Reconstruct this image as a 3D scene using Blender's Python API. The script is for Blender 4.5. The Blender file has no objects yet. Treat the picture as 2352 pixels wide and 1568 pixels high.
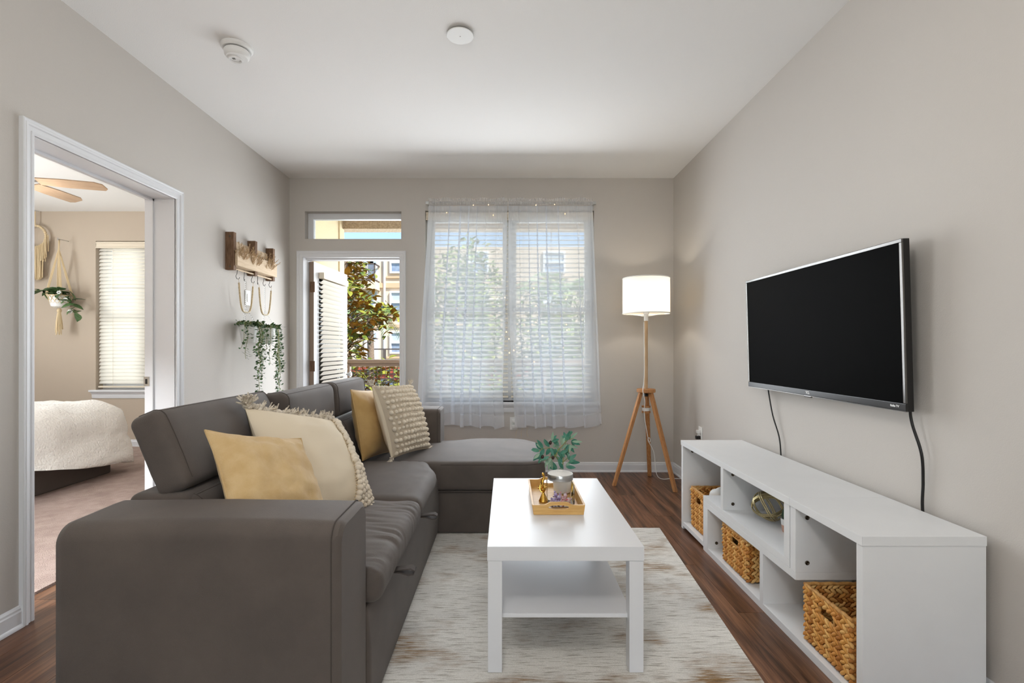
import bpy, math, random
from mathutils import Vector, Matrix, Euler, noise

sc = bpy.context.scene
COL = sc.collection
RND = random.Random(11)
PI = math.pi


def lin(c, a=1.0):
    f = lambda v: v / 12.92 if v <= 0.04045 else ((v + 0.055) / 1.055) ** 2.4
    return (f(c[0] / 255), f(c[1] / 255), f(c[2] / 255), a)


# ------------------------------------------------------------------ camera
cam = bpy.data.cameras.new('camera')
camo = bpy.data.objects.new('camera', cam)
COL.objects.link(camo)
cam.sensor_width = 36.0
cam.lens = 36.0 * 1129 / 2352
cam.shift_x = 13 / 2352
cam.shift_y = 13 / 2352
cam.clip_start = 0.05
camo.location = (0, 0, 1.15)
camo.rotation_euler = (PI / 2, 0, 0)
sc.camera = camo

# ------------------------------------------------------------------ view
sc.view_settings.view_transform = 'Standard'
sc.view_settings.look = 'None'
sc.view_settings.gamma = 1.0
sc.view_settings.use_curve_mapping = False
sc.view_settings.exposure = 0.15
sc.cycles.max_bounces = 6
sc.cycles.diffuse_bounces = 4
sc.cycles.glossy_bounces = 4
sc.cycles.transmission_bounces = 6
sc.cycles.transparent_max_bounces = 14
sc.cycles.adaptive_threshold = 0.1
sc.cycles.caustics_reflective = False
sc.cycles.caustics_refractive = False
sc.cycles.sample_clamp_indirect = 6.0

# ------------------------------------------------------------------ world / sun
world = bpy.data.worlds.new('sky')
sc.world = world
world.use_nodes = True
wn = world.node_tree
bg = wn.nodes['Background']
sky = wn.nodes.new('ShaderNodeTexSky')
sky.sky_type = 'NISHITA'
sky.sun_disc = False
sky.sun_elevation = math.radians(52)
sky.sun_rotation = math.radians(120)
sky.air_density = 1.0
sky.dust_density = 0.6
wn.links.new(sky.outputs[0], bg.inputs[0])
bg.inputs[1].default_value = 0.26


def light(name, kind, loc, rot, energy, color=(1, 1, 1), **kw):
    l = bpy.data.lights.new(name, kind)
    l.energy = energy
    l.color = color
    for k, v in kw.items():
        setattr(l, k, v)
    o = bpy.data.objects.new(name, l)
    COL.objects.link(o)
    o.location = loc
    o.rotation_euler = rot
    return o


sun_dir = Vector((-0.62, 0.50, -1.0)).normalized()      # the way the light travels
light('sun', 'SUN', (20, -20, 40), sun_dir.to_track_quat('-Z', 'Y').to_euler(), 8.0, (1.0, 0.95, 0.87), angle=0.01)

# area lights standing in for daylight; two of them are added fill
FACE_IN = (-PI / 2, 0, 0)
light('balcony_daylight', 'AREA', (-0.3, 7.3, 0.7), FACE_IN, 430, (0.88, 0.94, 1.0), shape='RECTANGLE', size=6.0, size_y=4.0)
light('window_daylight', 'AREA', (0.03, 4.20, 1.50), (-PI / 2 + 0.18, 0, 0), 24, (0.91, 0.955, 1.0), shape='RECTANGLE', size=1.5, size_y=1.75)
light('patio_door_daylight', 'AREA', (-1.40, 4.52, 1.0), (-PI / 2 + 0.08, 0, 0), 13, (0.93, 0.965, 1.0), shape='RECTANGLE', size=0.78, size_y=1.85)
light('added_front_fill', 'AREA', (-0.2, -3.66, 1.35), (PI / 2, 0, 0), 34, (1.0, 0.985, 0.965), shape='RECTANGLE', size=2.6, size_y=2.0)  # added fill from behind the camera, shining through the added window
light('bedroom_daylight', 'AREA', (-4.17, 5.92, 1.5), FACE_IN, 14, (0.88, 0.94, 1.0), shape='RECTANGLE', size=1.0, size_y=1.6)
light('bedroom_side_fill', 'AREA', (-6.12, 3.2, 1.5), (PI / 2, 0, -PI / 2), 95, (0.92, 0.965, 1.0), shape='RECTANGLE', size=1.8, size_y=1.6)  # added fill in front of the solid left wall, no window there


# ------------------------------------------------------------------ material helpers
def new_mat(name):
    m = bpy.data.materials.new(name)
    m.use_nodes = True
    nt = m.node_tree
    return m, nt, nt.nodes['Principled BSDF']


def N(nt, t, **kw):
    n = nt.nodes.new(t)
    for k, v in kw.items():
        if k in n.inputs:
            n.inputs[k].default_value = v
        else:
            setattr(n, k, v)
    return n


def coords(nt, scale=(1, 1, 1), island=False, rand=False):
    tc = N(nt, 'ShaderNodeTexCoord')
    mp = N(nt, 'ShaderNodeMapping')
    mp.inputs['Scale'].default_value = scale
    nt.links.new(tc.outputs['Object'], mp.inputs['Vector'])
    if rand:
        oi = N(nt, 'ShaderNodeObjectInfo')
        mu = N(nt, 'ShaderNodeMath', operation='MULTIPLY')
        mu.inputs[1].default_value = 37.0
        nt.links.new(oi.outputs['Random'], mu.inputs[0])
        cb = N(nt, 'ShaderNodeCombineXYZ')
        for k in range(3):
            nt.links.new(mu.outputs[0], cb.inputs[k])
        nt.links.new(cb.outputs[0], mp.inputs['Location'])
    return mp.outputs[0]


def ramp(nt, fac, stops):
    r = N(nt, 'ShaderNodeValToRGB')
    e = r.color_ramp.elements
    while len(e) < len(stops):
        e.new(0.5)
    for i, (p, c) in enumerate(stops):
        e[i].position = p
        e[i].color = lin(c) if max(c[:3]) > 1.001 else (*c[:3], 1)
    nt.links.new(fac, r.inputs[0])
    return r.outputs[0]


def nz(nt, vec, scale, detail=3.0, rough=0.5):
    n = N(nt, 'ShaderNodeTexNoise')
    n.inputs['Scale'].default_value = scale
    n.inputs['Detail'].default_value = detail
    n.inputs['Roughness'].default_value = rough
    nt.links.new(vec, n.inputs['Vector'])
    return n.outputs['Fac']


def add_bump(nt, b, fac, strength, dist):
    bp = N(nt, 'ShaderNodeBump')
    bp.inputs['Strength'].default_value = strength
    bp.inputs['Distance'].default_value = dist
    nt.links.new(fac, bp.inputs['Height'])
    nt.links.new(bp.outputs[0], b.inputs['Normal'])


MATS = {}


def mat(name, c, rough=0.5, metal=0.0, spec=0.5, c2=None, vscale=6.0, vstretch=(1, 1, 1), bump=None, sheen=0.0,
        coat=0.0, emit=None, estr=0.0, trans=0.0, ior=1.45, sss=0.0, rand=False, island=None):
    """principled material; c2 = second colour mixed by noise, bump = (scale, strength, distance[, stretch])"""
    m, nt, b = new_mat(name)
    b.inputs['Base Color'].default_value = lin(c)
    b.inputs['Roughness'].default_value = rough
    b.inputs['Metallic'].default_value = metal
    b.inputs['Specular IOR Level'].default_value = spec
    b.inputs['Sheen Weight'].default_value = sheen
    b.inputs['Coat Weight'].default_value = coat
    b.inputs['Transmission Weight'].default_value = trans
    b.inputs['IOR'].default_value = ior
    if c2:
        v = coords(nt, vstretch, rand=rand)
        f = nz(nt, v, vscale, 4, 0.6)
        nt.links.new(ramp(nt, f, [(0.36, c), (0.66, c2)]), b.inputs['Base Color'])
    if island:
        g = N(nt, 'ShaderNodeNewGeometry')
        nt.links.new(ramp(nt, g.outputs['Random Per Island'], [(i / (len(island) - 1), k) for i, k in enumerate(island)]), b.inputs['Base Color'])
    if bump:
        st = bump[3] if len(bump) > 3 else (1, 1, 1)
        add_bump(nt, b, nz(nt, coords(nt, st), bump[0], 2, 0.5), bump[1], bump[2])
    if emit:
        b.inputs['Emission Color'].default_value = lin(emit)
        b.inputs['Emission Strength'].default_value = estr
    MATS[name] = m
    return m


def thin_mat(name, c, opacity, trans_share=0.6, rough=0.8):
    """thin cloth: part clear, part diffuse, part translucent"""
    m, nt, b = new_mat(name)
    out = nt.nodes['Material Output']
    nt.nodes.remove(b)
    d = N(nt, 'ShaderNodeBsdfDiffuse')
    t = N(nt, 'ShaderNodeBsdfTranslucent')
    x = N(nt, 'ShaderNodeBsdfTransparent')
    d.inputs[0].default_value = lin(c)
    t.inputs[0].default_value = lin(c)
    m1 = N(nt, 'ShaderNodeMixShader')
    m1.inputs[0].default_value = trans_share
    nt.links.new(d.outputs[0], m1.inputs[1])
    nt.links.new(t.outputs[0], m1.inputs[2])
    if opacity >= 1:
        nt.links.new(m1.outputs[0], out.inputs[0])
    else:
        m2 = N(nt, 'ShaderNodeMixShader')
        m2.inputs[0].default_value = opacity
        nt.links.new(x.outputs[0], m2.inputs[1])
        nt.links.new(m1.outputs[0], m2.inputs[2])
        nt.links.new(m2.outputs[0], out.inputs[0])
    MATS[name] = m
    return m


def glass_mat(name, tint=(252, 254, 254), refl=0.10):
    """a thin pane: clear with a faint mirror reflection"""
    m, nt, b = new_mat(name)
    out = nt.nodes['Material Output']
    nt.nodes.remove(b)
    x = N(nt, 'ShaderNodeBsdfTransparent')
    x.inputs[0].default_value = lin(tint)
    g = N(nt, 'ShaderNodeBsdfGlossy')
    g.inputs['Roughness'].default_value = 0.02
    fr = N(nt, 'ShaderNodeFresnel')
    fr.inputs[0].default_value = 1.0 + refl * 4
    m1 = N(nt, 'ShaderNodeMixShader')
    nt.links.new(fr.outputs[0], m1.inputs[0])
    nt.links.new(x.outputs[0], m1.inputs[1])
    nt.links.new(g.outputs[0], m1.inputs[2])
    nt.links.new(m1.outputs[0], out.inputs[0])
    MATS[name] = m
    return m


# ------------------------------------------------------------------ geometry helpers
class MB:
    """collects vertices and faces of one mesh"""

    def __init__(s):
        s.v, s.f, s.mi = [], [], []
        s.m = 0

    def add(s, vs, fs):
        k = len(s.v)
        s.v += [tuple(p) for p in vs]
        s.f += [tuple(i + k for i in f) for f in fs]
        s.mi += [s.m] * len(fs)
        return s

    def box(s, x0, x1, y0, y1, z0, z1):
        vs = [(x, y, z) for z in (z0, z1) for y in (y0, y1) for x in (x0, x1)]
        return s.add(vs, [(0, 2, 3, 1), (4, 5, 7, 6), (0, 1, 5, 4), (2, 6, 7, 3), (0, 4, 6, 2), (1, 3, 7, 5)])

    def obox(s, c, size, M):
        vs = [Vector(c) + M @ Vector((x * size[0] / 2, y * size[1] / 2, z * size[2] / 2)) for z in (-1, 1) for y in (-1, 1) for x in (-1, 1)]
        return s.add(vs, [(0, 2, 3, 1), (4, 5, 7, 6), (0, 1, 5, 4), (2, 6, 7, 3), (0, 4, 6, 2), (1, 3, 7, 5)])

    def grid(s, fn, nu, nv, cu=False, flip=False):
        """fn(i, j) -> point; cu closes the u direction"""
        vs = [fn(i, j) for j in range(nv + 1) for i in range(nu + (0 if cu else 1))]
        w = nu if cu else nu + 1
        fs = []
        for j in range(nv):
            for i in range(nu):
                a, b = j * w + i, j * w + (i + 1) % w
                q = (a, b, b + w, a + w)
                fs.append(q[::-1] if flip else q)
        return s.add(vs, fs)

    def tube(s, pts, r, n=8, cap=True, squash=None):
        P = [Vector(p) for p in pts]
        rs = r if isinstance(r, (list, tuple)) else [r] * len(P)
        T = [(P[min(i + 1, len(P) - 1)] - P[max(i - 1, 0)]).normalized() for i in range(len(P))]
        ref = Vector((0, 0, 1)) if abs(T[0].z) < 0.9 else Vector((1, 0, 0))
        nrm = (ref - T[0] * ref.dot(T[0])).normalized()
        vs = []
        for i, p in enumerate(P):
            nrm = (nrm - T[i] * nrm.dot(T[i]))
            nrm = nrm.normalized() if nrm.length > 1e-6 else T[i].orthogonal().normalized()
            bn = T[i].cross(nrm)
            for k in range(n):
                a = 2 * PI * k / n
                vs.append(p + nrm * math.cos(a) * rs[i] + bn * math.sin(a) * rs[i] * (squash or 1))
        fs = [(i * n + k, i * n + (k + 1) % n, (i + 1) * n + (k + 1) % n, (i + 1) * n + k) for i in range(len(P) - 1) for k in range(n)]
        if cap:
            fs.append(tuple(range(n))[::-1])
            fs.append(tuple((len(P) - 1) * n + k for k in range(n)))
        return s.add(vs, fs)

    def loop(s, pts, r, n=6):
        P = [Vector(p) for p in pts]
        m = len(P)
        vs = []
        cen = sum(P, Vector()) / m
        for i, p in enumerate(P):
            t = (P[(i + 1) % m] - P[i - 1]).normalized()
            a = (p - cen)
            a = (a - t * a.dot(t)).normalized()
            b = t.cross(a)
            for k in range(n):
                an = 2 * PI * k / n
                vs.append(p + a * math.cos(an) * r + b * math.sin(an) * r)
        fs = [(i * n + k, i * n + (k + 1) % n, ((i + 1) % m) * n + (k + 1) % n, ((i + 1) % m) * n + k) for i in range(m) for k in range(n)]
        return s.add(vs, fs)

    def lathe(s, prof, c=(0, 0, 0), n=32, M=None, close=True):
        vs, fs = [], []
        for (r, z) in prof:
            for k in range(n):
                a = 2 * PI * k / n
                p = Vector((r * math.cos(a), r * math.sin(a), z))
                vs.append(Vector(c) + (M @ p if M else p))
        for i in range(len(prof) - 1):
            for k in range(n):
                fs.append((i * n + k, i * n + (k + 1) % n, (i + 1) * n + (k + 1) % n, (i + 1) * n + k))
        if close:
            fs.append(tuple(range(n))[::-1])
            fs.append(tuple((len(prof) - 1) * n + k for k in range(n)))
        return s.add(vs, fs)

    def ell(s, c, r, M=None, nu=8, nv=5):
        vs = []
        c = Vector(c)
        for j in range(1, nv):
            t = PI * j / nv
            for i in range(nu):
                a = 2 * PI * i / nu
                p = Vector((r[0] * math.sin(t) * math.cos(a), r[1] * math.sin(t) * math.sin(a), r[2] * math.cos(t)))
                vs.append(c + (M @ p if M else p))
        for z in (1, -1):
            p = Vector((0, 0, r[2] * z))
            vs.append(c + (M @ p if M else p))
        top, bot = len(vs) - 2, len(vs) - 1
        fs = [(j * nu + i, (j + 1) * nu + i, (j + 1) * nu + (i + 1) % nu, j * nu + (i + 1) % nu) for j in range(nv - 2) for i in range(nu)]
        fs += [(top, i, (i + 1) % nu) for i in range(nu)]
        k = (nv - 2) * nu
        fs += [(bot, k + (i + 1) % nu, k + i) for i in range(nu)]
        return s.add(vs, fs)

    def prism(s, poly, fn, a, b):
        """poly of 2D points carried by fn(p, q, depth) from depth a to b"""
        n = len(poly)
        vs = [fn(p, q, a) for p, q in poly] + [fn(p, q, b) for p, q in poly]
        fs = [(i, (i + 1) % n, n + (i + 1) % n, n + i) for i in range(n)] + [tuple(range(n))[::-1], tuple(range(n, 2 * n))]
        return s.add(vs, fs)

    def rbox(s, x0, x1, y0, y1, z0, z1, r=0.03, n=(10, 10, 6), warp=None):
        """box with rounded edges, its faces divided for warping"""
        lo, hi = Vector((x0, y0, z0)), Vector((x1, y1, z1))
        rr = min(r, *(0.499 * (hi[k] - lo[k]) for k in range(3)))

        def ticks(a, b, m):
            t = [a + rr * (1 - math.cos(PI / 2 * i / 4)) for i in range(4)]
            t += [a + rr + (b - a - 2 * rr) * i / m for i in range(m + 1)]
            t += [b - rr * (1 - math.cos(PI / 2 * i / 4)) for i in (3, 2, 1, 0)]
            return t

        tk = [ticks(lo[k], hi[k], n[k]) for k in range(3)]
        idx, vs, fs = {}, [], []

        def vid(i, j, k):
            key = (i, j, k)
            if key not in idx:
                p = Vector((tk[0][i], tk[1][j], tk[2][k]))
                q = Vector([min(max(p[a], lo[a] + rr), hi[a] - rr) for a in range(3)])
                d = p - q
                if d.length > 1e-9:
                    p = q + d.normalized() * rr
                if warp:
                    p = Vector(warp(p))
                idx[key] = len(vs)
                vs.append(p)
            return idx[key]

        m = [len(t) - 1 for t in tk]
        for ax in range(3):
            u, w = (ax + 1) % 3, (ax + 2) % 3
            for e in (0, m[ax]):
                for a in range(m[u]):
                    for b in range(m[w]):
                        q = []
                        for da, db in ((0, 0), (1, 0), (1, 1), (0, 1)):
                            c = [0, 0, 0]
                            c[ax], c[u], c[w] = e, a + da, b + db
                            q.append(vid(*c))
                        fs.append(tuple(q) if e else tuple(q[::-1]))
        return s.add(vs, fs)


ORG = {}


def build(mb, name, m, parent=None, smooth=None, bevel=0.0, local=False, loc=None, rot=None, org=None):
    """link the collected mesh as ONE object; without a parent its origin is the middle of its base"""
    vs = mb.v
    if parent is not None:
        o3 = Vector((0, 0, 0)) if local else ORG[parent.name]
    elif local:
        o3 = Vector((0, 0, 0))
    elif org is not None:
        o3 = Vector(org)
    else:
        xs, ys, zs = zip(*vs)
        o3 = Vector(((min(xs) + max(xs)) / 2, (min(ys) + max(ys)) / 2, min(zs)))
    me = bpy.data.meshes.new(name)
    me.from_pydata([(p[0] - o3.x, p[1] - o3.y, p[2] - o3.z) for p in vs], [], mb.f)
    ms = m if isinstance(m, (list, tuple)) else [m]
    for k in ms:
        me.materials.append(MATS[k] if isinstance(k, str) else k)
    if len(ms) > 1:
        me.polygons.foreach_set('material_index', mb.mi)
    if bevel > 0:
        import bmesh
        bm = bmesh.new()
        bm.from_mesh(me)
        bmesh.ops.bevel(bm, geom=list(bm.edges), offset=bevel, segments=2, profile=0.6, affect='EDGES')
        bm.to_mesh(me)
        bm.free()
    if smooth is not None:
        me.polygons.foreach_set('use_smooth', [True] * len(me.polygons))
        if smooth < 179:
            me.set_sharp_from_angle(angle=math.radians(smooth))
    me.update()
    o = bpy.data.objects.new(name, me)
    COL.objects.link(o)
    if parent is not None:
        o.parent = parent
        ORG[o.name] = Vector((0, 0, 0)) if local else ORG[parent.name]
    else:
        o.location = o3
        ORG[o.name] = o3
    if loc is not None:
        o.location = loc
    if rot is not None:
        o.rotation_euler = rot
    return o


def inst(me, name, parent, loc, rot=(0, 0, 0), scale=(1, 1, 1)):
    """another object on shared mesh data; loc is in the parent's frame"""
    o = bpy.data.objects.new(name, me)
    COL.objects.link(o)
    o.parent = parent
    o.location = loc
    o.rotation_euler = rot
    o.scale = scale
    return o


def tag(o, label=None, cat=None, group=None, kind=None):
    if label:
        o['label'] = label
    if cat:
        o['category'] = cat
    if group:
        o['group'] = group
    if kind:
        o['kind'] = kind
    return o


def thing(name, label, cat, loc=(0, 0, 0), rot=(0, 0, 0), group=None, kind=None):
    o = bpy.data.objects.new(name, None)
    o.empty_display_size = 0.05
    COL.objects.link(o)
    o.location = loc
    o.rotation_euler = rot
    ORG[o.name] = Vector(loc)
    return tag(o, label, cat, group, kind)


def struct(mb, name, m, parent=None, label=None, **kw):
    o = build(mb, name, m, parent, **kw)
    if parent is None:
        o['kind'] = 'structure'
        if label:
            o['label'] = label
    return o


def lerp(a, b, t):
    return a + (b - a) * t


def sstep(a, b, x):
    t = min(1, max(0, (x - a) / (b - a)))
    return t * t * (3 - 2 * t)


def pw(x, tab):
    """piecewise linear table"""
    if x <= tab[0][0]:
        return tab[0][1]
    for (a, va), (b, vb) in zip(tab, tab[1:]):
        if x <= b:
            return va + (vb - va) * (x - a) / (b - a)
    return tab[-1][1]


# ------------------------------------------------------------------ materials
mat('paint', (201, 196, 190), 0.75, spec=0.25, bump=(260, 0.25, 0.003))
mat('paint_warm_light', (192, 178, 161), 0.8, spec=0.2, bump=(260, 0.2, 0.003))  # same wall paint, with the bedroom's warmer light put into its colour
mat('ceiling_paint', (241, 240, 238), 0.85, spec=0.2, bump=(240, 0.25, 0.003))
mat('trim_white', (226, 227, 230), 0.38, spec=0.45)
mat('plank_wood', (92, 66, 52), 0.42)
mat('white_lacquer', (226, 227, 230), 0.3, spec=0.45)
mat('stand_white', (232, 233, 234), 0.4, spec=0.4, c2=(236, 237, 238), vscale=3, bump=(300, 0.08, 0.001))
mat('sofa', (84, 76, 71), 0.66, spec=0.32, c2=(93, 84, 78), vscale=5, bump=(520, 0.55, 0.002, (1, 1, 1.8)), sheen=0.12)
mat('sofa_seam', (76, 69, 65), 0.8, spec=0.3)
mat('gold_linen', (212, 184, 138), 0.8, spec=0.2, c2=(200, 168, 118), vscale=14, bump=(340, 0.6, 0.003, (1, 1, 2.2)), sheen=0.2)
mat('gold_satin', (198, 163, 105), 0.55, spec=0.35, c2=(186, 150, 92), vscale=9, bump=(300, 0.2, 0.001), sheen=0.2)
mat('cream_cotton', (222, 208, 184), 0.85, spec=0.15, bump=(520, 0.35, 0.0012))
mat('knit_base', (205, 190, 168), 0.9, spec=0.1, bump=(330, 0.9, 0.004, (0.5, 1, 2)))
mat('yarn', (226, 214, 195), 0.95, spec=0.1, bump=(600, 0.6, 0.002))
mat('yarn_grey', (226, 217, 202), 0.95, spec=0.1, c2=(178, 166, 150), vscale=60, bump=(500, 0.7, 0.002))
mat('oak', (190, 140, 92), 0.5, spec=0.35, c2=(168, 112, 66), vscale=14, vstretch=(9, 9, 0.8))
mat('ash', (201, 172, 138), 0.5, spec=0.35, c2=(186, 152, 114), vscale=14, vstretch=(9, 9, 0.8))
mat('bamboo', (219, 178, 112), 0.42, spec=0.4, c2=(205, 158, 92), vscale=18, vstretch=(0.8, 7, 7))
mat('brown_wood', (128, 100, 78), 0.7, spec=0.25, c2=(96, 72, 54), vscale=20, vstretch=(6, 6, 0.8))
mat('pale_wood', (214, 193, 166), 0.7, spec=0.25, c2=(203, 180, 150), vscale=14, vstretch=(6, 0.7, 6))
mat('steel', (190, 190, 188), 0.3, metal=1.0)
mat('dark_steel', (90, 88, 86), 0.4, metal=0.9)
mat('chrome', (205, 205, 205), 0.12, metal=1.0)
mat('brass', (186, 172, 132), 0.3, metal=1.0)
mat('gold', (222, 176, 84), 0.22, metal=1.0)
mat('black_plastic', (24, 23, 23), 0.3, spec=0.5)
mat('screen', (9, 9, 9), 0.5, spec=0.015)
mat('bezel', (120, 118, 116), 0.16, metal=1.0)
mat('bezel_dark', (40, 39, 38), 0.2, spec=0.5)
mat('print_white', (240, 240, 240), 0.5)
mat('white_plastic', (236, 236, 234), 0.4, spec=0.4)
mat('plate_shadow', (120, 118, 114), 0.6)
mat('screw', (84, 74, 62), 0.35, metal=0.9)
mat('basket_core', (110, 68, 30), 0.9, spec=0.1)
mat('basket_weave', (190, 132, 64), 0.6, spec=0.3, island=[(150, 92, 40), (204, 138, 66), (226, 170, 92), (238, 198, 130), (216, 154, 78), (180, 116, 54)], bump=(300, 0.4, 0.001))
mat('basket_rim', (208, 160, 96), 0.6, spec=0.3, c2=(176, 122, 62), vscale=60)
mat('leaf_green', (66, 98, 58), 0.5, spec=0.4, c2=(104, 134, 84), vscale=40)
mat('leaf_dark', (52, 78, 52), 0.5, spec=0.4, c2=(86, 116, 76), vscale=40)
mat('olive_leaf', (48, 112, 96), 0.45, spec=0.4, c2=(86, 142, 118), vscale=30, rand=True)
mat('olive_leaf_pale', (150, 176, 152), 0.5, spec=0.35, c2=(128, 160, 138), vscale=30, rand=True)
mat('olive_fruit', (58, 40, 34), 0.25)
mat('stem_green', (138, 142, 84), 0.6)
mat('stem_pale', (206, 200, 178), 0.6)
mat('dry_grass', (208, 182, 148), 0.85, spec=0.1, c2=(176, 148, 114), vscale=40)
mat('cord_cream', (224, 203, 166), 0.9, spec=0.1, bump=(500, 0.6, 0.002))
mat('bead', (212, 192, 156), 0.6)
mat('bead_light', (226, 212, 184), 0.6)
mat('ceramic', (238, 238, 236), 0.3, spec=0.5)
mat('terracotta', (206, 160, 140), 0.7)
mat('cactus', (52, 78, 58), 0.6)
mat('sand_white', (232, 230, 226), 0.9, bump=(200, 0.4, 0.002))
mat('purple_wrap', (150, 120, 190), 0.3, c2=(226, 218, 236), vscale=90)
mat('red_wrap', (236, 226, 230), 0.3, c2=(206, 70, 84), vscale=80)
mat('bed_frame', (92, 85, 80), 0.85, spec=0.15, bump=(500, 0.4, 0.002))
mat('sherpa', (252, 250, 245), 0.95, spec=0.05, bump=(60, 0.8, 0.014), sheen=0.3)
mat('carpet', (176, 156, 147), 0.97, spec=0.05, c2=(194, 175, 166), vscale=9, bump=(160, 1.0, 0.012))
mat('fan_blade', (190, 164, 138), 0.5, c2=(178, 150, 122), vscale=12, vstretch=(1, 8, 8))
mat('bulb', (255, 240, 210), 0.4, emit=(255, 214, 150), estr=8)
mat('fairy_bulb', (255, 226, 170), 0.4, emit=(255, 206, 130), estr=9)
mat('added_glow', (255, 252, 245), 0.5, emit=(255, 246, 232), estr=4)  # glow for the added pendants and the added fan bowl
mat('blind_slat', (240, 234, 222), 0.55, spec=0.3)
mat('blind_rail', (226, 214, 194), 0.5, spec=0.35)
thin_mat('blind_glow', (250, 247, 240), 1.0, 0.5)
thin_mat('sheer', (240, 246, 255), 0.58, 0.40)
thin_mat('sheer_hem', (250, 250, 252), 0.36, 0.4)
thin_mat('lamp_shade', (252, 246, 234), 1.0, 0.62)
glass_mat('pane')
glass_mat('clear_glass', (254, 255, 255), 0.05)
mat('stucco', (222, 205, 174), 0.9, spec=0.1, bump=(90, 0.5, 0.01))
mat('stucco_beam', (186, 166, 142), 0.95, spec=0.1, c2=(150, 130, 108), vscale=50, bump=(70, 0.9, 0.015))
mat('building', (220, 201, 178), 0.9, spec=0.1)
mat('building_band', (202, 176, 146), 0.9, spec=0.1)
mat('building_white', (232, 234, 240), 0.6)
mat('far_glass', (120, 134, 156), 0.08, spec=0.8, c2=(150, 166, 186), vscale=2)
mat('far_shade', (176, 188, 196), 0.6)
mat('rail_paint', (146, 126, 110), 0.6)
mat('dark_iron', (86, 78, 74), 0.6)
mat('brick', (176, 92, 76), 0.9, spec=0.1, c2=(150, 74, 62), vscale=30, rand=True)
mat('mortar', (196, 176, 160), 0.95)
mat('ground', (120, 116, 108), 0.9, c2=(90, 104, 70), vscale=0.5)
mat('magnolia_top', (74, 98, 46), 0.25, spec=0.6, c2=(150, 150, 62), vscale=9, rand=True)
mat('magnolia_under', (134, 86, 34), 0.6, spec=0.25, c2=(178, 130, 48), vscale=9, rand=True)
mat('bark', (140, 122, 106), 0.9, c2=(110, 94, 80), vscale=20)
mat('palm_leaf', (150, 178, 128), 0.5, spec=0.4)
mat('tree_leaf', (120, 142, 74), 0.5, spec=0.4, island=[(86, 112, 58), (128, 150, 80), (170, 176, 96), (104, 128, 70)])


def plank_material():
    m, nt, b = new_mat('plank_wood')
    oi = N(nt, 'ShaderNodeObjectInfo')
    v = coords(nt, (16, 0.9, 16), rand=True)
    f1 = nz(nt, v, 2.2, 6, 0.62)
    v2 = coords(nt, (60, 1.6, 60), rand=True)
    f2 = nz(nt, v2, 3.0, 4, 0.6)
    base = ramp(nt, oi.outputs['Random'], [(0.0, (120, 84, 60)), (0.35, (142, 102, 76)), (0.7, (128, 96, 74)), (1.0, (156, 114, 86))])
    dark = ramp(nt, f1, [(0.34, (70, 60, 54)), (0.48, (190, 176, 166)), (0.64, (255, 248, 240))])
    mx = N(nt, 'ShaderNodeMix', data_type='RGBA', blend_type='MULTIPLY')
    mx.inputs[0].default_value = 0.85
    nt.links.new(base, mx.inputs[6])
    nt.links.new(dark, mx.inputs[7])
    fine = ramp(nt, f2, [(0.35, (176, 168, 162)), (0.6, (255, 255, 255))])
    mx2 = N(nt, 'ShaderNodeMix', data_type='RGBA', blend_type='MULTIPLY')
    mx2.inputs[0].default_value = 0.6
    nt.links.new(mx.outputs[2], mx2.inputs[6])
    nt.links.new(fine, mx2.inputs[7])
    nt.links.new(mx2.outputs[2], b.inputs['Base Color'])
    b.inputs['Roughness'].default_value = 0.38
    b.inputs['Specular IOR Level'].default_value = 0.4
    add_bump(nt, b, f2, 0.12, 0.002)
    MATS['plank_wood'] = m


def rug_material():
    m, nt, b = new_mat('rug_pile')
    streak = nz(nt, coords(nt, (5, 60, 1)), 1.6, 5, 0.65)
    streak2 = nz(nt, coords(nt, (9, 130, 1)), 1.2, 4, 0.6)
    blot = nz(nt, coords(nt, (1.1, 2.0, 1)), 1.9, 4, 0.6)
    blot2 = nz(nt, coords(nt, (0.8, 1.3, 1)), 1.3, 3, 0.55)
    grey = ramp(nt, blot2, [(0.42, (244, 241, 234)), (0.58, (218, 215, 209))])
    mk = N(nt, 'ShaderNodeMath', operation='MULTIPLY')
    r1 = ramp(nt, blot, [(0.52, (0, 0, 0)), (0.64, (1, 1, 1))])
    r2 = ramp(nt, streak, [(0.40, (0.12, 0.12, 0.12)), (0.58, (1, 1, 1))])
    nt.links.new(r1, mk.inputs[0])
    nt.links.new(r2, mk.inputs[1])
    mx = N(nt, 'ShaderNodeMix', data_type='RGBA')
    nt.links.new(mk.outputs[0], mx.inputs[0])
    nt.links.new(grey, mx.inputs[6])
    mx.inputs[7].default_value = lin((158, 126, 88))
    r3 = ramp(nt, streak2, [(0.53, (1, 1, 1)), (0.63, (0.40, 0.36, 0.31))])
    mx2 = N(nt, 'ShaderNodeMix', data_type='RGBA', blend_type='MULTIPLY')
    mx2.inputs[0].default_value = 0.7
    nt.links.new(mx.outputs[2], mx2.inputs[6])
    nt.links.new(r3, mx2.inputs[7])
    fine = nz(nt, coords(nt, (1, 1, 1)), 260, 2, 0.6)
    r4 = ramp(nt, fine, [(0.3, (0.80, 0.80, 0.80)), (0.7, (1, 1, 1))])
    mx3 = N(nt, 'ShaderNodeMix', data_type='RGBA', blend_type='MULTIPLY')
    mx3.inputs[0].default_value = 1.0
    nt.links.new(mx2.outputs[2], mx3.inputs[6])
    nt.links.new(r4, mx3.inputs[7])
    nt.links.new(mx3.outputs[2], b.inputs['Base Color'])
    b.inputs['Roughness'].default_value = 0.95
    b.inputs['Specular IOR Level'].default_value = 0.1
    add_bump(nt, b, fine, 0.5, 0.004)
    MATS['rug_pile'] = m


plank_material()
rug_material()

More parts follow.
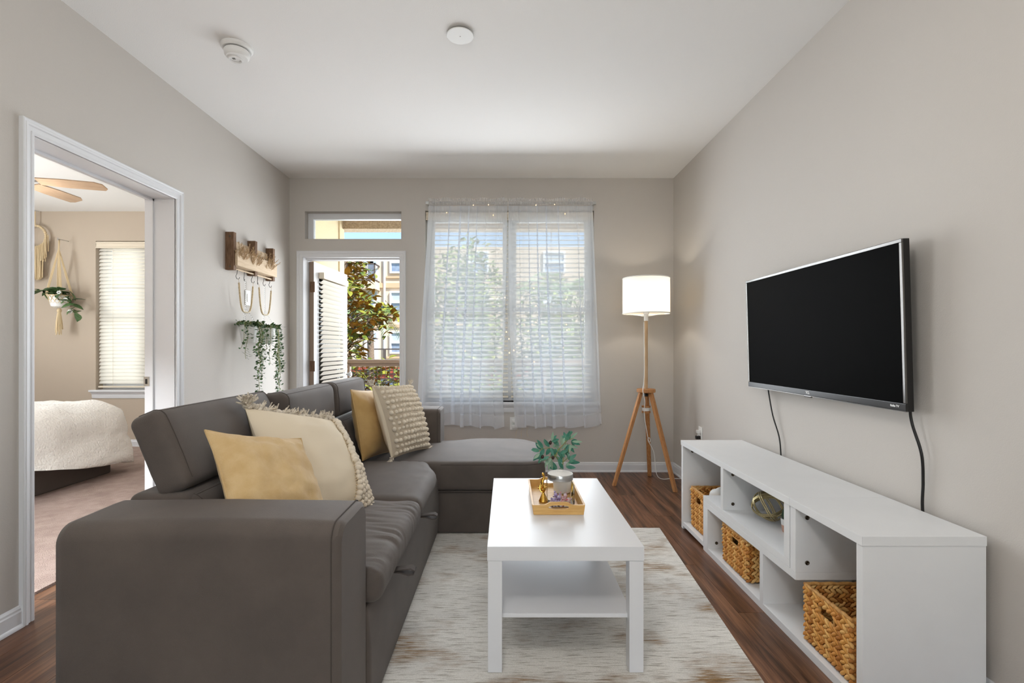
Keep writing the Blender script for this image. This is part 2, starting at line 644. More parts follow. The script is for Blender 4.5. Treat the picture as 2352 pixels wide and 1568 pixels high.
# ------------------------------------------------------------------ room shell
XL, XLB, XR, YB, YBO, ZC, YN = -2.003, -2.185, 1.544, 4.54, 4.72, 2.71, -3.4


def holes(mb, axis, t0, t1, u0, u1, z0, z1, hs):
    """wall slab with rectangular openings hs = (u0,u1,z0,z1)"""
    us = sorted({u0, u1, *[h[0] for h in hs], *[h[1] for h in hs]})
    zs = sorted({z0, z1, *[h[2] for h in hs], *[h[3] for h in hs]})
    for a, b in zip(us, us[1:]):
        col = []
        for c, d in zip(zs, zs[1:]):
            if any(h[0] <= a and b <= h[1] and h[2] <= c and d <= h[3] for h in hs):
                continue
            if col and abs(col[-1][1] - c) < 1e-9:
                col[-1][1] = d
            else:
                col.append([c, d])
        for c, d in col:
            if axis == 'x':
                mb.box(t0, t1, a, b, c, d)
            else:
                mb.box(a, b, t0, t1, c, d)
    return mb


DOOR_L = (2.07, 2.975, -0.2, 2.05)
DOOR_B = (-1.885, -0.975, -0.2, 1.985)
TRANS = (-1.862, -0.969, 2.147, 2.405)
WIN = (-0.75, 0.81, 0.645, 2.41)
BWIN = (-4.72, -3.62, 0.66, 2.37)

struct(holes(MB(), 'x', XLB, XL, YN, YBO, -0.05, ZC + 0.05, [(DOOR_L[0], DOOR_L[1], -0.05, DOOR_L[3])]), 'wall_left', 'paint')
struct(holes(MB(), 'y', YB, YBO, XL, XR, -0.05, ZC + 0.05, [(DOOR_B[0], DOOR_B[1], -0.05, DOOR_B[3]), TRANS, WIN]), 'wall_back', 'paint')
struct(MB().box(XR, XR + 0.15, YN, YBO, -0.05, ZC + 0.05), 'wall_right', 'paint')
struct(holes(MB(), 'y', YN - 0.15, YN, XLB, XR + 0.15, -0.05, ZC + 0.05, [(-1.55, 1.15, 0.3, 2.4)]), 'wall_behind', 'paint')
w4 = thing('added_window', 'wide window added unseen in the wall behind the camera for front fill', None, (-0.2, YN - 0.08, 0.3), kind='structure')  # unseen window, added to let frontal light into the room
fr = MB().box(-1.55, -1.49, YN - 0.1, YN - 0.05, 0.3, 2.4).box(1.09, 1.15, YN - 0.1, YN - 0.05, 0.3, 2.4).box(-0.23, -0.17, YN - 0.1, YN - 0.05, 0.3, 2.4)
fr.box(-1.55, 1.15, YN - 0.1, YN - 0.05, 0.3, 0.36).box(-1.55, 1.15, YN - 0.1, YN - 0.05, 2.34, 2.4)
build(fr, 'frame', 'trim_white', w4)
for a, b in ((-1.49, -0.23), (-0.17, 1.09)):
    build(MB().box(a, b, YN - 0.08, YN - 0.076, 0.36, 2.34), 'pane', 'pane', w4)
struct(MB().box(XLB, XR + 0.15, YN - 0.15, YBO, ZC, ZC + 0.15), 'ceiling', 'ceiling_paint')
# the bedroom beyond the doorway
struct(holes(MB(), 'y', 5.65, 5.83, -6.2, XLB, -0.05, ZC + 0.05, [BWIN]), 'wall_bedroom_far', 'paint_warm_light')
struct(MB().box(-6.35, -6.2, 1.0, 5.83, -0.05, ZC + 0.05), 'wall_bedroom_left', 'paint_warm_light')
struct(MB().box(-6.35, XLB, 0.85, 1.0, -0.05, ZC + 0.05), 'wall_bedroom_near', 'paint_warm_light')
struct(MB().box(XLB, -2.10, YBO, 5.83, -0.05, ZC + 0.05), 'wall_bedroom_right', 'paint_warm_light')
struct(MB().box(-6.35, XLB, 0.85, 5.83, ZC, ZC + 0.15), 'ceiling_bedroom', 'ceiling_paint')
cp = struct(MB().box(-6.35, -2.19, 0.85, 5.83, -0.05, 0.012), 'floor_bedroom', 'carpet')

# floor of dark planks
floor = struct(MB().box(XLB - 0.02, XR, YN, YBO, -0.05, -0.004), 'floor', 'dark_iron')
pw_, pl_ = 0.152, 1.22
pmesh = {}
ix = 0
x = XL - 0.185
while x < XR - 0.005:
    x1 = min(x + pw_, XR)
    off = (ix * 0.47) % pl_
    y = -0.2 - off
    while y < YB:
        ya, yb = max(y, -0.4), min(y + pl_, YB if x1 > XL else 3.0)
        if x1 <= XL:
            ya = max(ya, 2.05)
        if yb - ya > 0.03:
            w, l = x1 - x - 0.0012, yb - ya - 0.0012
            key = (round(w, 3), round(l, 3))
            if key not in pmesh:
                o = build(MB().box(-w / 2, w / 2, -l / 2, l / 2, -0.004, 0.0), 'plank', 'plank_wood', floor, local=True)
                pmesh[key] = o.data
            else:
                o = inst(pmesh[key], 'plank', floor, (0, 0, 0))
            o.location = Vector(((x + x1) / 2, (ya + yb) / 2, 0.0)) - ORG['floor']
        y += pl_
    x += pw_
    ix += 1


# ------------------------------------------------------------------ trim
def sweep(mb, path, prof, fn):
    """profile (offset outward, protrusion) swept round an open path of wall points with mitred corners"""
    P = [Vector(p) for p in path]
    n = len(P)
    rows = []
    for i, p in enumerate(P):
        d0 = (P[i] - P[i - 1]).normalized() if i else (P[1] - P[0]).normalized()
        d1 = (P[i + 1] - P[i]).normalized() if i < n - 1 else d0
        n0, n1 = Vector((-d0.y, d0.x)), Vector((-d1.y, d1.x))
        mt = (n0 + n1).normalized()
        mt = mt / max(0.2, mt.dot(n0))
        rows.append([fn(*(p + mt * u), d) for u, d in prof])
    k = len(prof)
    vs = [q for r in rows for q in r]
    fs = [(i * k + j, i * k + (j + 1) % k, (i + 1) * k + (j + 1) % k, (i + 1) * k + j) for i in range(n - 1) for j in range(k)]
    fs += [tuple(range(k)), tuple((n - 1) * k + j for j in range(k))[::-1]]
    mb.add(vs, fs)
    return mb


CASE = [(0, 0), (0, 0.010), (0.005, 0.013), (0.012, 0.013), (0.014, 0.010), (0.030, 0.013), (0.034, 0.018), (0.042, 0.020),
        (0.045, 0.017), (0.052, 0.020), (0.057, 0.018), (0.057, 0)]
left_fn = lambda y, z, d: (XL + d, y, z)
back_fn = lambda x, z, d: (x, YB - d, z)
ya, yb, zt = DOOR_L[0] + 0.006, DOOR_L[1] - 0.006, DOOR_L[3] - 0.006
t1 = struct(sweep(MB(), [(ya, 0), (ya, zt), (yb, zt), (yb, 0)][::1], [(u, d) for u, d in CASE], left_fn), 'trim_1', 'trim_white', smooth=25,
            label='white moulded casing round the bedroom doorway')
xa, xb, zt2 = DOOR_B[0] + 0.012, DOOR_B[1] - 0.010, DOOR_B[3] - 0.006
t2 = struct(sweep(MB(), [(xa, 0), (xa, zt2), (xb, zt2), (xb, 0)], CASE, back_fn), 'trim_2', 'trim_white', smooth=25,
            label='white moulded casing round the patio doorway')

# jambs of the bedroom doorway, with the stop and the strike plate
jb = MB()
jb.box(XLB + 0.0005, XL + 0.004, DOOR_L[0], DOOR_L[0] + 0.006, 0, zt)
jb.box(XLB + 0.0005, XL + 0.004, DOOR_L[1] - 0.006, DOOR_L[1], 0, zt)
jb.box(XLB + 0.0005, XL + 0.004, DOOR_L[0], DOOR_L[1], zt, DOOR_L[3])
jb.box(XLB + 0.045, XLB + 0.058, DOOR_L[1] - 0.019, DOOR_L[1] - 0.006, 0, zt)
jb.box(XLB + 0.045, XLB + 0.058, DOOR_L[0] + 0.006, DOOR_L[0] + 0.019, 0, zt)
jb.box(XLB + 0.045, XLB + 0.058, DOOR_L[0] + 0.006, DOOR_L[1] - 0.006, zt - 0.013, zt)
j = struct(jb, 'trim_3', 'trim_white', label='white jamb and stop lining the bedroom doorway')
build(MB().box(XLB - 0.004, XLB + 0.030, DOOR_L[1] - 0.0085, DOOR_L[1] - 0.006, 0.915, 0.972), 'strike_plate', 'steel', j)
build(MB().box(XLB + 0.006, XLB + 0.018, DOOR_L[1] - 0.0095, DOOR_L[1] - 0.0085, 0.928, 0.958), 'strike_hole', 'black_plastic', j)
# baseboards with shoe moulding
BASE = [(0, 0), (0.020, 0), (0.020, 0.006), (0.017, 0.013), (0.013, 0.017), (0.013, 0.066), (0.010, 0.072), (0.010, 0.080), (0.005, 0.088), (0, 0.090)]


def baseboard(name, segs, fn):
    mb = MB()
    for a, b in segs:
        mb.prism(BASE, fn, a, b)
    return struct(mb, name, 'trim_white', smooth=25)


baseboard('baseboard_back', [(XL, -1.932), (-0.930, XR)], lambda d, z, t: (t, YB - d, z))
baseboard('baseboard_right', [(YN, YB)], lambda d, z, t: (XR - d, t, z))
baseboard('baseboard_left', [(YN, 2.02), (3.027, YB)], lambda d, z, t: (XL + d, t, z))
baseboard('baseboard_bedroom', [(-6.2, XLB)], lambda d, z, t: (t, 5.65 - d, z))

# jamb of the patio doorway
jb = MB()
jb.box(DOOR_B[0], xa, YB - 0.004, YBO + 0.01, 0, zt2)
jb.box(xb, DOOR_B[1], YB - 0.004, YBO + 0.01, 0, zt2)
jb.box(DOOR_B[0], DOOR_B[1], YB - 0.004, YBO + 0.01, zt2, DOOR_B[3])
jb.box(xb - 0.012, xb, YB + 0.06, YBO - 0.04, 0, zt2)
jb.box(xa, xb, YB + 0.06, YBO - 0.04, zt2 - 0.012, zt2)
struct(jb, 'trim_4', 'trim_white', label='white jamb lining the patio doorway')
struct(MB().box(DOOR_B[0], DOOR_B[1], YB, YBO + 0.02, -0.02, 0.02), 'trim_5', 'dark_steel', label='metal threshold of the patio doorway')

# transom window
w1 = thing('window_1', 'transom window above the patio door', None, ((TRANS[0] + TRANS[1]) / 2, YB + 0.1, TRANS[2]), kind='structure')
fr = MB()
fy0, fy1 = YB + 0.075, YB + 0.13
fr.box(TRANS[0], TRANS[0] + 0.05, fy0, fy1, TRANS[2], TRANS[3])
fr.box(TRANS[1] - 0.012, TRANS[1], fy0, fy1, TRANS[2], TRANS[3])
fr.box(TRANS[0] + 0.05, TRANS[1] - 0.012, fy0, fy1, TRANS[3] - 0.055, TRANS[3])
fr.box(TRANS[0] + 0.05, TRANS[1] - 0.012, fy0, fy1, TRANS[2], TRANS[2] + 0.012)
build(fr, 'frame', 'trim_white', w1, bevel=0.003)
build(MB().box(TRANS[0] + 0.03, TRANS[1] - 0.01, YB + 0.10, YB + 0.104, TRANS[2] + 0.005, TRANS[3] - 0.03), 'pane', 'pane', w1)
ln = MB()
e = 0.002
ln.box(TRANS[0], TRANS[0] + e, YB - e, fy0, TRANS[2], TRANS[3])
ln.box(TRANS[1] - e, TRANS[1], YB - e, fy0, TRANS[2], TRANS[3])
ln.box(TRANS[0], TRANS[1], YB - e, fy0, TRANS[3] - e, TRANS[3])
ln.box(TRANS[0], TRANS[1], YB - e, fy0, TRANS[2], TRANS[2] + e)
build(ln, 'reveal', 'paint', w1)


def sash_window(name, label, hole, ywall, depth, cols, sill=True, sillx=0.05):
    """double hung window units side by side in one opening, with stool and apron"""
    x0, x1, z0, z1 = hole
    w = thing(name, label, None, ((x0 + x1) / 2, ywall, z0), kind='structure')
    f = MB()
    ya_, yb_ = ywall + depth, ywall + depth + 0.06
    t = 0.035
    f.box(x0, x0 + t, ya_, yb_, z0, z1)
    f.box(x1 - t, x1, ya_, yb_, z0, z1)
    f.box(x0 + t, x1 - t, ya_, yb_, z1 - t, z1)
    f.box(x0 + t, x1 - t, ya_, yb_, z0, z0 + t)
    cw = (x1 - x0) / cols
    for c in range(1, cols):
        f.box(x0 + c * cw - 0.03, x0 + c * cw + 0.03, ya_, yb_, z0 + t, z1 - t)
    build(f, 'frame', 'trim_white', w, bevel=0.003)
    zm = (z0 + z1) / 2 - 0.02
    for c in range(cols):
        a, b = x0 + c * cw + (0.035 if c == 0 else 0.03), x0 + (c + 1) * cw - (0.035 if c == cols - 1 else 0.03)
        for lo, hi, yo in ((z0 + t, zm + 0.02, 0.005), (zm - 0.02, z1 - t, 0.032)):
            s = MB()
            s.box(a, a + 0.035, ya_ + yo, ya_ + yo + 0.022, lo, hi)
            s.box(b - 0.035, b, ya_ + yo, ya_ + yo + 0.022, lo, hi)
            s.box(a + 0.035, b - 0.035, ya_ + yo, ya_ + yo + 0.022, lo, lo + 0.042)
            s.box(a + 0.035, b - 0.035, ya_ + yo, ya_ + yo + 0.022, hi - 0.042, hi)
            so = build(s, 'sash', 'trim_white', w, bevel=0.002)
            build(MB().box(a + 0.03, b - 0.03, ya_ + yo + 0.009, ya_ + yo + 0.013, lo + 0.035, hi - 0.035), 'pane', 'pane', so)
    if sill:
        st = MB().box(x0 - sillx, x1 + sillx, ywall - 0.045, ywall + depth, z0 - 0.022, z0)
        so = build(st, 'stool', 'trim_white', w, bevel=0.004)
        AP = [(0, 0), (0, -0.075), (0.008, -0.075), (0.014, -0.055), (0.014, -0.03), (0.022, -0.02), (0.03, -0.01), (0.03, 0)]
        build(MB().prism(AP, lambda d, z, q: (q, ywall - d, z0 - 0.022 + z), x0 - sillx + 0.015, x1 + sillx - 0.015), 'apron', 'trim_white', w, smooth=30)
    return w


sash_window('window_2', 'tall double window behind the sheer curtains', WIN, YB, 0.10, 2)
sash_window('window_3', 'bedroom window behind the closed blind', BWIN, 5.65, 0.10, 2)


def blind(name, label, x0, x1, z0, z1, y, pitch, tilt, slat_mat, group=None, width=0.048, gaps=True):
    """horizontal slatted blind; each slat is a part"""
    w = thing(name, label, 'blind', ((x0 + x1) / 2, y, z0), group=group)
    hd = MB().box(x0, x1, y - 0.03, y + 0.03, z1 - 0.05, z1)
    build(hd, 'headrail', 'blind_rail', w, bevel=0.003)
    VAL = [(-0.032, 0), (-0.044, -0.006), (-0.046, -0.022), (-0.040, -0.028), (-0.042, -0.06), (-0.048, -0.066), (-0.048, -0.078), (-0.032, -0.078)]
    build(MB().prism(VAL, lambda d, z, q: (q, y + d, z1 + z), x0 - 0.005, x1 + 0.005), 'valance', 'blind_rail', w, smooth=30)
    L = x1 - x0 - 0.012
    s = MB()
    h = width / 2
    K = 4
    prof = [(-h + width * i / K, 0.0035 * (1 - (2 * i / K - 1) ** 2)) for i in range(K + 1)]
    poly = prof + [(a, b - 0.0028) for a, b in prof[::-1]]
    s.prism(poly, lambda d, z, q: (q, d, z), -L / 2, L / 2)
    base = None
    z = z1 - 0.085
    while z > z0 + 0.04:
        loc = Vector((0, 0, z - z0))
        rt = (tilt + RND.uniform(-0.03, 0.03), 0, RND.uniform(-0.0015, 0.0015))
        if base is None:
            base = build(s, 'slat', slat_mat, w, smooth=40, local=True, loc=loc, rot=rt).data
        else:
            inst(base, 'slat', w, loc, rt)
        z -= pitch
    build(MB().box(x0 + 0.004, x1 - 0.004, y - 0.024, y + 0.024, z0 + 0.004, z0 + 0.022), 'bottom_rail', 'blind_rail', w, bevel=0.003)
    cd = MB()
    for fx in (0.16, 0.5, 0.84) if L > 0.6 else (0.2, 0.8):
        xx = lerp(x0, x1, fx)
        for yy in (y - h * 0.95, y + h * 0.95):
            cd.tube([(xx, yy, z0 + 0.02), (xx, yy, z1 - 0.05)], 0.0012, 4)
    build(cd, 'ladder_cord', 'blind_rail', w)
    return w


blind('window_blind', 'open white slat blind behind the sheer curtain nearer the patio door', WIN[0] + 0.01, 0.022, WIN[2] + 0.03, WIN[3] - 0.005, YB + 0.055, 0.0428, 0.30, 'blind_slat', 'blinds of the double window')
blind('window_blind', 'open white slat blind behind the sheer curtain nearer the floor lamp', 0.038, WIN[1] - 0.01, WIN[2] + 0.03, WIN[3] - 0.005, YB + 0.055, 0.0428, 0.30, 'blind_slat', 'blinds of the double window')
blind('bedroom_blind', 'closed cream slat blind on the bedroom window, glowing with daylight', BWIN[0] + 0.01, BWIN[1] - 0.01, BWIN[2] + 0.02, BWIN[3] - 0.005, 5.65 + 0.04, 0.0425, 1.0, 'blind_glow')

# ------------------------------------------------------------------ patio door leaf, swung out at a right angle
dr = thing('door_1', 'white glazed patio door swung open outwards with its own slat blind', None, (-1.868, 4.66, 0.02), (0, 0, math.radians(87.5)), kind='structure')
DW, DT, DH = 0.86, 0.044, 1.94            # local x along the leaf, local -y faces into the doorway
sl = MB()
for a, b, c, d in ((0, 0.115, 0, DH), (DW - 0.115, DW, 0, DH), (0.115, DW - 0.115, 0, 0.22), (0.115, DW - 0.115, DH - 0.12, DH)):
    sl.box(a, b, -DT, 0, c, d)
slab = build(sl, 'slab', 'trim_white', dr, local=True)
build(MB().box(0.11, DW - 0.11, -DT * 0.6, -DT * 0.4, 0.21, DH - 0.11), 'pane', 'pane', slab, local=True)
build(MB().box(-0.0015, 0.0, -DT, 0, 0, DH), 'weatherstrip', 'rail_paint', slab, local=True)
hg = [0.25, 0.95, 1.70]
for z in hg:
    build(MB().lathe([(0.008, -0.05), (0.008, 0.05)], (-0.006, -DT - 0.003, z), 10).box(-0.003, 0.0, -DT - 0.002, -0.006, z - 0.05, z + 0.05), 'hinge', 'brown_wood', dr, local=True)
kb = MB().lathe([(0.032, 0), (0.032, 0.006), (0.012, 0.012), (0.011, 0.035), (0.026, 0.045), (0.030, 0.058), (0.022, 0.070), (0.004, 0.074)], (0, 0, 0), 20)
for sgn in (-1, 1):
    k = build(kb, 'knob', 'steel', dr, local=True, smooth=40)
    k.location = (DW - 0.06, -DT if sgn < 0 else 0, 0.83)
    k.rotation_euler = (PI / 2 if sgn < 0 else -PI / 2, 0, 0)
bx0, bx1, by = 0.105, DW - 0.105, -DT - 0.030
hr = build(MB().box(bx0, bx1, by - 0.024, by + 0.028, DH - 0.145, DH - 0.085), 'blind', 'blind_rail', dr, local=True, bevel=0.003)
L = bx1 - bx0 - 0.01
s = MB()
prof = [(-0.024 + 0.048 * i / 4, 0.0035 * (1 - (i / 2 - 1) ** 2)) for i in range(5)]
s.prism(prof + [(a, b - 0.0028) for a, b in prof[::-1]], lambda d, z, q: (q, d, z), -L / 2, L / 2)
base, z = None, DH - 0.175
while z > 0.24:
    lc, rt = ((bx0 + bx1) / 2, by, z), (-0.85 + RND.uniform(-0.05, 0.05), 0, 0)
    if base is None:
        base = build(s, 'slat', 'blind_slat', hr, smooth=40, local=True, loc=lc, rot=rt).data
    else:
        inst(base, 'slat', hr, lc, rt)
    z -= 0.0445
build(MB().box(bx0, bx1, by - 0.022, by + 0.022, 0.215, 0.232), 'bottom_rail', 'blind_rail', hr, local=True)

# ------------------------------------------------------------------ balcony and what lies beyond
struct(MB().box(-2.10, 1.75, YBO, 6.15, -0.20, -0.04), 'floor_balcony', 'mortar')
struct(MB().box(-2.10, 1.75, YBO, 6.15, 2.85, 3.0), 'ceiling_balcony', 'stucco')
struct(MB().box(-2.10, 1.75, 5.96, 6.15, 2.585, 2.85), 'trim_6', 'stucco_beam', label='rough stucco beam over the balcony edge')
struct(MB().box(-2.10, -2.0, YBO, 6.02, -0.04, 2.85), 'wall_balcony', 'stucco')
struct(MB().box(-2.10, -1.985, 5.86, 6.02, -0.04, 2.85), 'trim_7', 'stucco', label='pale corner board at the end of the balcony wall')

rl = thing('balcony_railing', 'taupe balcony railing filled with square wire mesh', 'railing', (-0.1, 5.97, -0.04))
build(MB().box(-1.985, 1.74, 5.93, 6.02, 0.955, 1.0).box(-1.985, 1.74, 5.955, 5.995, 0.915, 0.955), 'top_rail', 'rail_paint', rl, bevel=0.004)
build(MB().box(-1.985, 1.74, 5.955, 5.995, 0.05, 0.09), 'bottom_rail', 'rail_paint', rl, bevel=0.004)
for px in (-1.93, -0.75, 0.45, 1.69):
    build(MB().box(px - 0.035, px + 0.035, 5.94, 6.01, -0.04, 0.95), 'post', 'rail_paint', rl, bevel=0.004)
vw = build(MB().tube([(-1.87, 5.975, 0.07), (-1.87, 5.975, 0.93)], 0.0035, 5), 'mesh_wire', 'dark_iron', rl)
xx = -1.87 + 0.05
while xx < 1.66:
    inst(vw.data, 'mesh_wire', rl, (xx + 1.87, 0, 0))
    xx += 0.05
hw = build(MB().tube([(-1.93, 5.980, 0.12), (1.69, 5.980, 0.12)], 0.0035, 5), 'mesh_wire', 'dark_iron', rl)
for k in range(1, 16):
    inst(hw.data, 'mesh_wire', rl, (0, 0, 0.05 * k))

# far building across the court
BY = 36.0
K = BY / 1129
fx = lambda p: (p - 1163) * K
fz = lambda q: 1.15 + (797 - q) * K
bd = thing('apartment_building', 'beige stucco apartment building across the court with white windows', 'building', (-4, BY + 4, -6))
build(MB().box(-34, 26, BY, BY + 8, fz(842), 8.5), 'wall', 'building', bd)
build(MB().box(-34, 26, BY - 0.12, BY + 0.1, fz(661), fz(650)), 'band', 'building_band', bd)
build(MB().box(-34, 26, BY - 0.10, BY + 0.1, fz(752), fz(745)), 'band', 'building_band', bd)
lower = build(MB().box(-34, 26, BY + 0.05, BY + 8, -6, fz(842)), 'lower_wall', 'mortar', bd)
bm0 = None
for r in range(11):
    zz = fz(843) - 0.24 * r - 0.11
    for c in range(26):
        lc = Vector((-14.5 + c * 0.62 + (0.31 if r % 2 else 0), BY + 0.03, zz)) - ORG[bd.name]
        if bm0 is None:
            o = build(MB().box(-0.295, 0.295, -0.05, 0.05, -0.105, 0.105), 'brick', 'brick', lower, local=True)
            bm0 = o.data
        else:
            o = inst(bm0, 'brick', lower, (0, 0, 0))
        o.location = lc
for q in range(-4, 5):
    xw = -10.6 + q * 3.4
    f = build(MB().box(xw, xw + 2.4, BY - 0.08, BY + 0.2, -5.0, fz(868)), 'shopfront', 'dark_iron', bd)
    for h in (0, 1):
        build(MB().box(xw + 0.1 + 1.15 * h, xw + 1.15 + 1.15 * h, BY - 0.12, BY - 0.08, -4.6, fz(872)), 'pane', 'far_glass', f)


def far_window(x0, x1, z0, z1):
    f = MB()
    t = 0.12
    f.box(x0, x0 + t, BY - 0.16, BY, z0, z1).box(x1 - t, x1, BY - 0.16, BY, z0, z1).box(x0 + t, x1 - t, BY - 0.16, BY, z1 - t, z1).box(x0 + t, x1 - t, BY - 0.16, BY, z0, z0 + t)
    f.box(x0 + t, x1 - t, BY - 0.16, BY, (z0 + z1) / 2 - t / 2, (z0 + z1) / 2 + t / 2)
    o = build(f, 'window', 'building_white', bd)
    build(MB().box(x0 + t, x1 - t, BY - 0.06, BY - 0.02, (z0 + z1) / 2, z1 - t), 'pane', 'far_shade', o)
    build(MB().box(x0 + t, x1 - t, BY - 0.06, BY - 0.02, z0 + t, (z0 + z1) / 2), 'pane', 'far_glass', o)
    build(MB().box(x0 - 0.25, x1 + 0.25, BY - 0.1, BY, z0 - 0.35, z0 - 0.2), 'sill', 'building_band', bd)


for xw in (fx(896), fx(896) + 5.6, fx(896) + 11.2, fx(896) - 9.8):
    for a, b in ((628, 578), (720, 669), (812, 761)):
        far_window(xw, xw + 1.62, fz(a), fz(b))
for yq, yt in ((651, 588), (722, 668), (828, 760)):
    x0, x1 = fx(838), fx(868)
    f = build(MB().box(x0, x1, BY - 0.14, BY, fz(yq), fz(yt)), 'door', 'building_white', bd)
    build(MB().box(fx(847), fx(859), BY - 0.17, BY - 0.14, fz(yq) + 0.35, fz(yt) - (0.75 if yq != 651 else 0.1)), 'pane', 'far_glass', f)
    build(MB().box(fx(840), fx(866), BY - 0.17, BY - 0.14, fz(yt) - 0.55, fz(yt) - 0.12), 'pane', 'far_shade', f)
bal = build(MB().box(fx(800), fx(873), BY - 1.3, BY, fz(668), fz(651)), 'balcony', 'building', bd)
br = MB()
for zz in (fz(612), fz(648)):
    br.box(fx(800), fx(872), BY - 1.25, BY - 1.18, zz - 0.05, zz + 0.05).box(fx(872) - 0.07, fx(872), BY - 1.25, BY, zz - 0.05, zz + 0.05)
for k in range(24):
    xx = lerp(fx(802), fx(871.5), k / 23)
    br.box(xx - 0.015, xx + 0.015, BY - 1.23, BY - 1.2, fz(650), fz(612))
br.box(fx(872) - 0.08, fx(872), BY - 1.25, BY - 1.17, fz(651), fz(612))
build(br, 'balcony_rail', 'dark_iron', bal)
br = MB().box(fx(820), fx(960), BY - 1.0, BY - 0.92, fz(803), fz(800)).box(fx(820), fx(960), BY - 1.0, BY - 0.92, fz(826), fz(824))
for p in (834, 891, 950):
    br.box(fx(p) - 0.09, fx(p) + 0.09, BY - 1.02, BY - 0.9, fz(827), fz(801))
build(br, 'terrace_rail', 'dark_iron', bd)
build(MB().tube([(fx(884), BY - 0.12, 8.4), (fx(884), BY - 0.12, fz(830))], 0.085, 8), 'downspout', 'building_white', bd, smooth=60)
struct(MB().box(-60, 60, 6.4, 90, -6.2, -6.0), 'floor_ground', 'ground')


# ------------------------------------------------------------------ magnolia
def leaf_mb(L, W, fold=0.25, droop=0.25, nu=5):
    """a two-faced leaf along +x: slot 0 its upper side, slot 1 its underside"""
    mb = MB()
    for side in (0, 1):
        mb.m = side
        rows = []
        for i in range(nu + 1):
            t = i / nu
            w = W * (math.sin(PI * min(1, t * 1.0) ** 0.85) ** 0.8 if 0 < t < 1 else 0.02)
            z = -droop * L * t * t - side * 0.0012
            rows.append([(L * t, -w, z + fold * w), (L * t, 0, z), (L * t, w, z + fold * w)])
        vs = [p for r in rows for p in r]
        fs = []
        for i in range(nu):
            for k in (0, 1):
                q = (i * 3 + k, (i + 1) * 3 + k, (i + 1) * 3 + k + 1, i * 3 + k + 1)
                fs.append(q if side == 0 else q[::-1])
        mb.add(vs, fs)
    mb.m = 0
    return mb


mg = thing('magnolia_tree', 'magnolia tree with glossy green and rust-brown leaves beyond the balcony railing', 'tree', (-2.75, 8.6, -6.0))
tr = MB().tube([(-3.0, 8.7, -6), (-3.0, 8.7, -2), (-2.97, 8.65, 0.5), (-2.93, 8.7, 1.8), (-2.8, 8.7, 3.0)], [0.15, 0.12, 0.08, 0.06, 0.03], 10)
build(tr, 'trunk', 'bark', mg, smooth=60)
MK = 8.5 / 1129
clus = []
for (px, qy) in [(800, 604), (822, 600), (812, 622), (830, 625), (796, 632), (838, 642), (815, 650), (800, 668), (826, 668), (808, 690), (838, 688), (796, 706),
                 (820, 708), (846, 700), (862, 712), (878, 708), (893, 712), (900, 722), (884, 728), (866, 732), (846, 724), (828, 730), (806, 730), (798, 748),
                 (818, 748), (838, 752), (858, 745), (806, 770), (826, 768), (797, 788), (815, 792), (800, 812), (824, 812), (836, 776),
                 (820, 852), (842, 858), (812, 876), (836, 882), (868, 850), (884, 846), (908, 848), (900, 872), (880, 884), (912, 890), (852, 892)]:
    Y = 8.5 + RND.uniform(-0.8, 0.8)
    clus.append(Vector(((px - 1163) * Y / 1129, Y, 1.15 + (797 - qy) * Y / 1129)))
bmb = MB()
for c in clus:
    s = Vector((-2.95, 8.68, c.z - 0.30 + RND.uniform(-0.1, 0.1)))
    mid = (s + c) / 2 + Vector((0, RND.uniform(-.1, .1), 0.05))
    bmb.tube([s, mid, c], [0.016, 0.011, 0.006], 5)
build(bmb, 'branch', 'bark', mg, smooth=60)
lmesh = []
for L, W, f, d in ((0.205, 0.048, 0.3, 0.15), (0.19, 0.046, 0.4, 0.3), (0.17, 0.042, 0.2, 0.1)):
    o = build(leaf_mb(L, W, f, d), 'leaf', ['magnolia_top', 'magnolia_under'], mg, smooth=60, local=True)
    lmesh.append(o.data)
    o.location = clus[0] - ORG[mg.name]
for ci, c in enumerate(clus):
    n = 6 if ci < 34 else 5
    a0 = RND.uniform(0, 6.28)
    for k in range(n):
        rz = a0 + 2 * PI * k / n + RND.uniform(-.4, .4)
        ry = RND.uniform(-1.0, 0.55)
        off = Vector((math.cos(rz), math.sin(rz), 0)) * 0.01
        inst(lmesh[(ci + k) % 3], 'leaf', mg, c - ORG[mg.name] + off + Vector((0, 0, RND.uniform(-.03, .03))), (RND.uniform(-.6, .6), ry, rz))


fill = MB()
for c in clus:
    for k in range(13):
        q = c + Vector((RND.gauss(0, .09), RND.gauss(.12, .15), RND.gauss(-.02, .09)))
        M = Euler((RND.uniform(-.6, .6), RND.uniform(-1.0, .6), RND.uniform(0, 6.28))).to_matrix()
        lf = leaf_mb(0.15, 0.036, 0.3, 0.2, 4)
        k0 = len(fill.v)
        fill.v += [tuple(q + M @ Vector(v)) for v in lf.v]
        fill.f += [tuple(i + k0 for i in f) for f in lf.f]
        fill.mi += lf.mi
o = build(fill, 'inner_foliage', ['magnolia_top', 'magnolia_under'], mg, smooth=60)
o['kind'] = 'stuff'


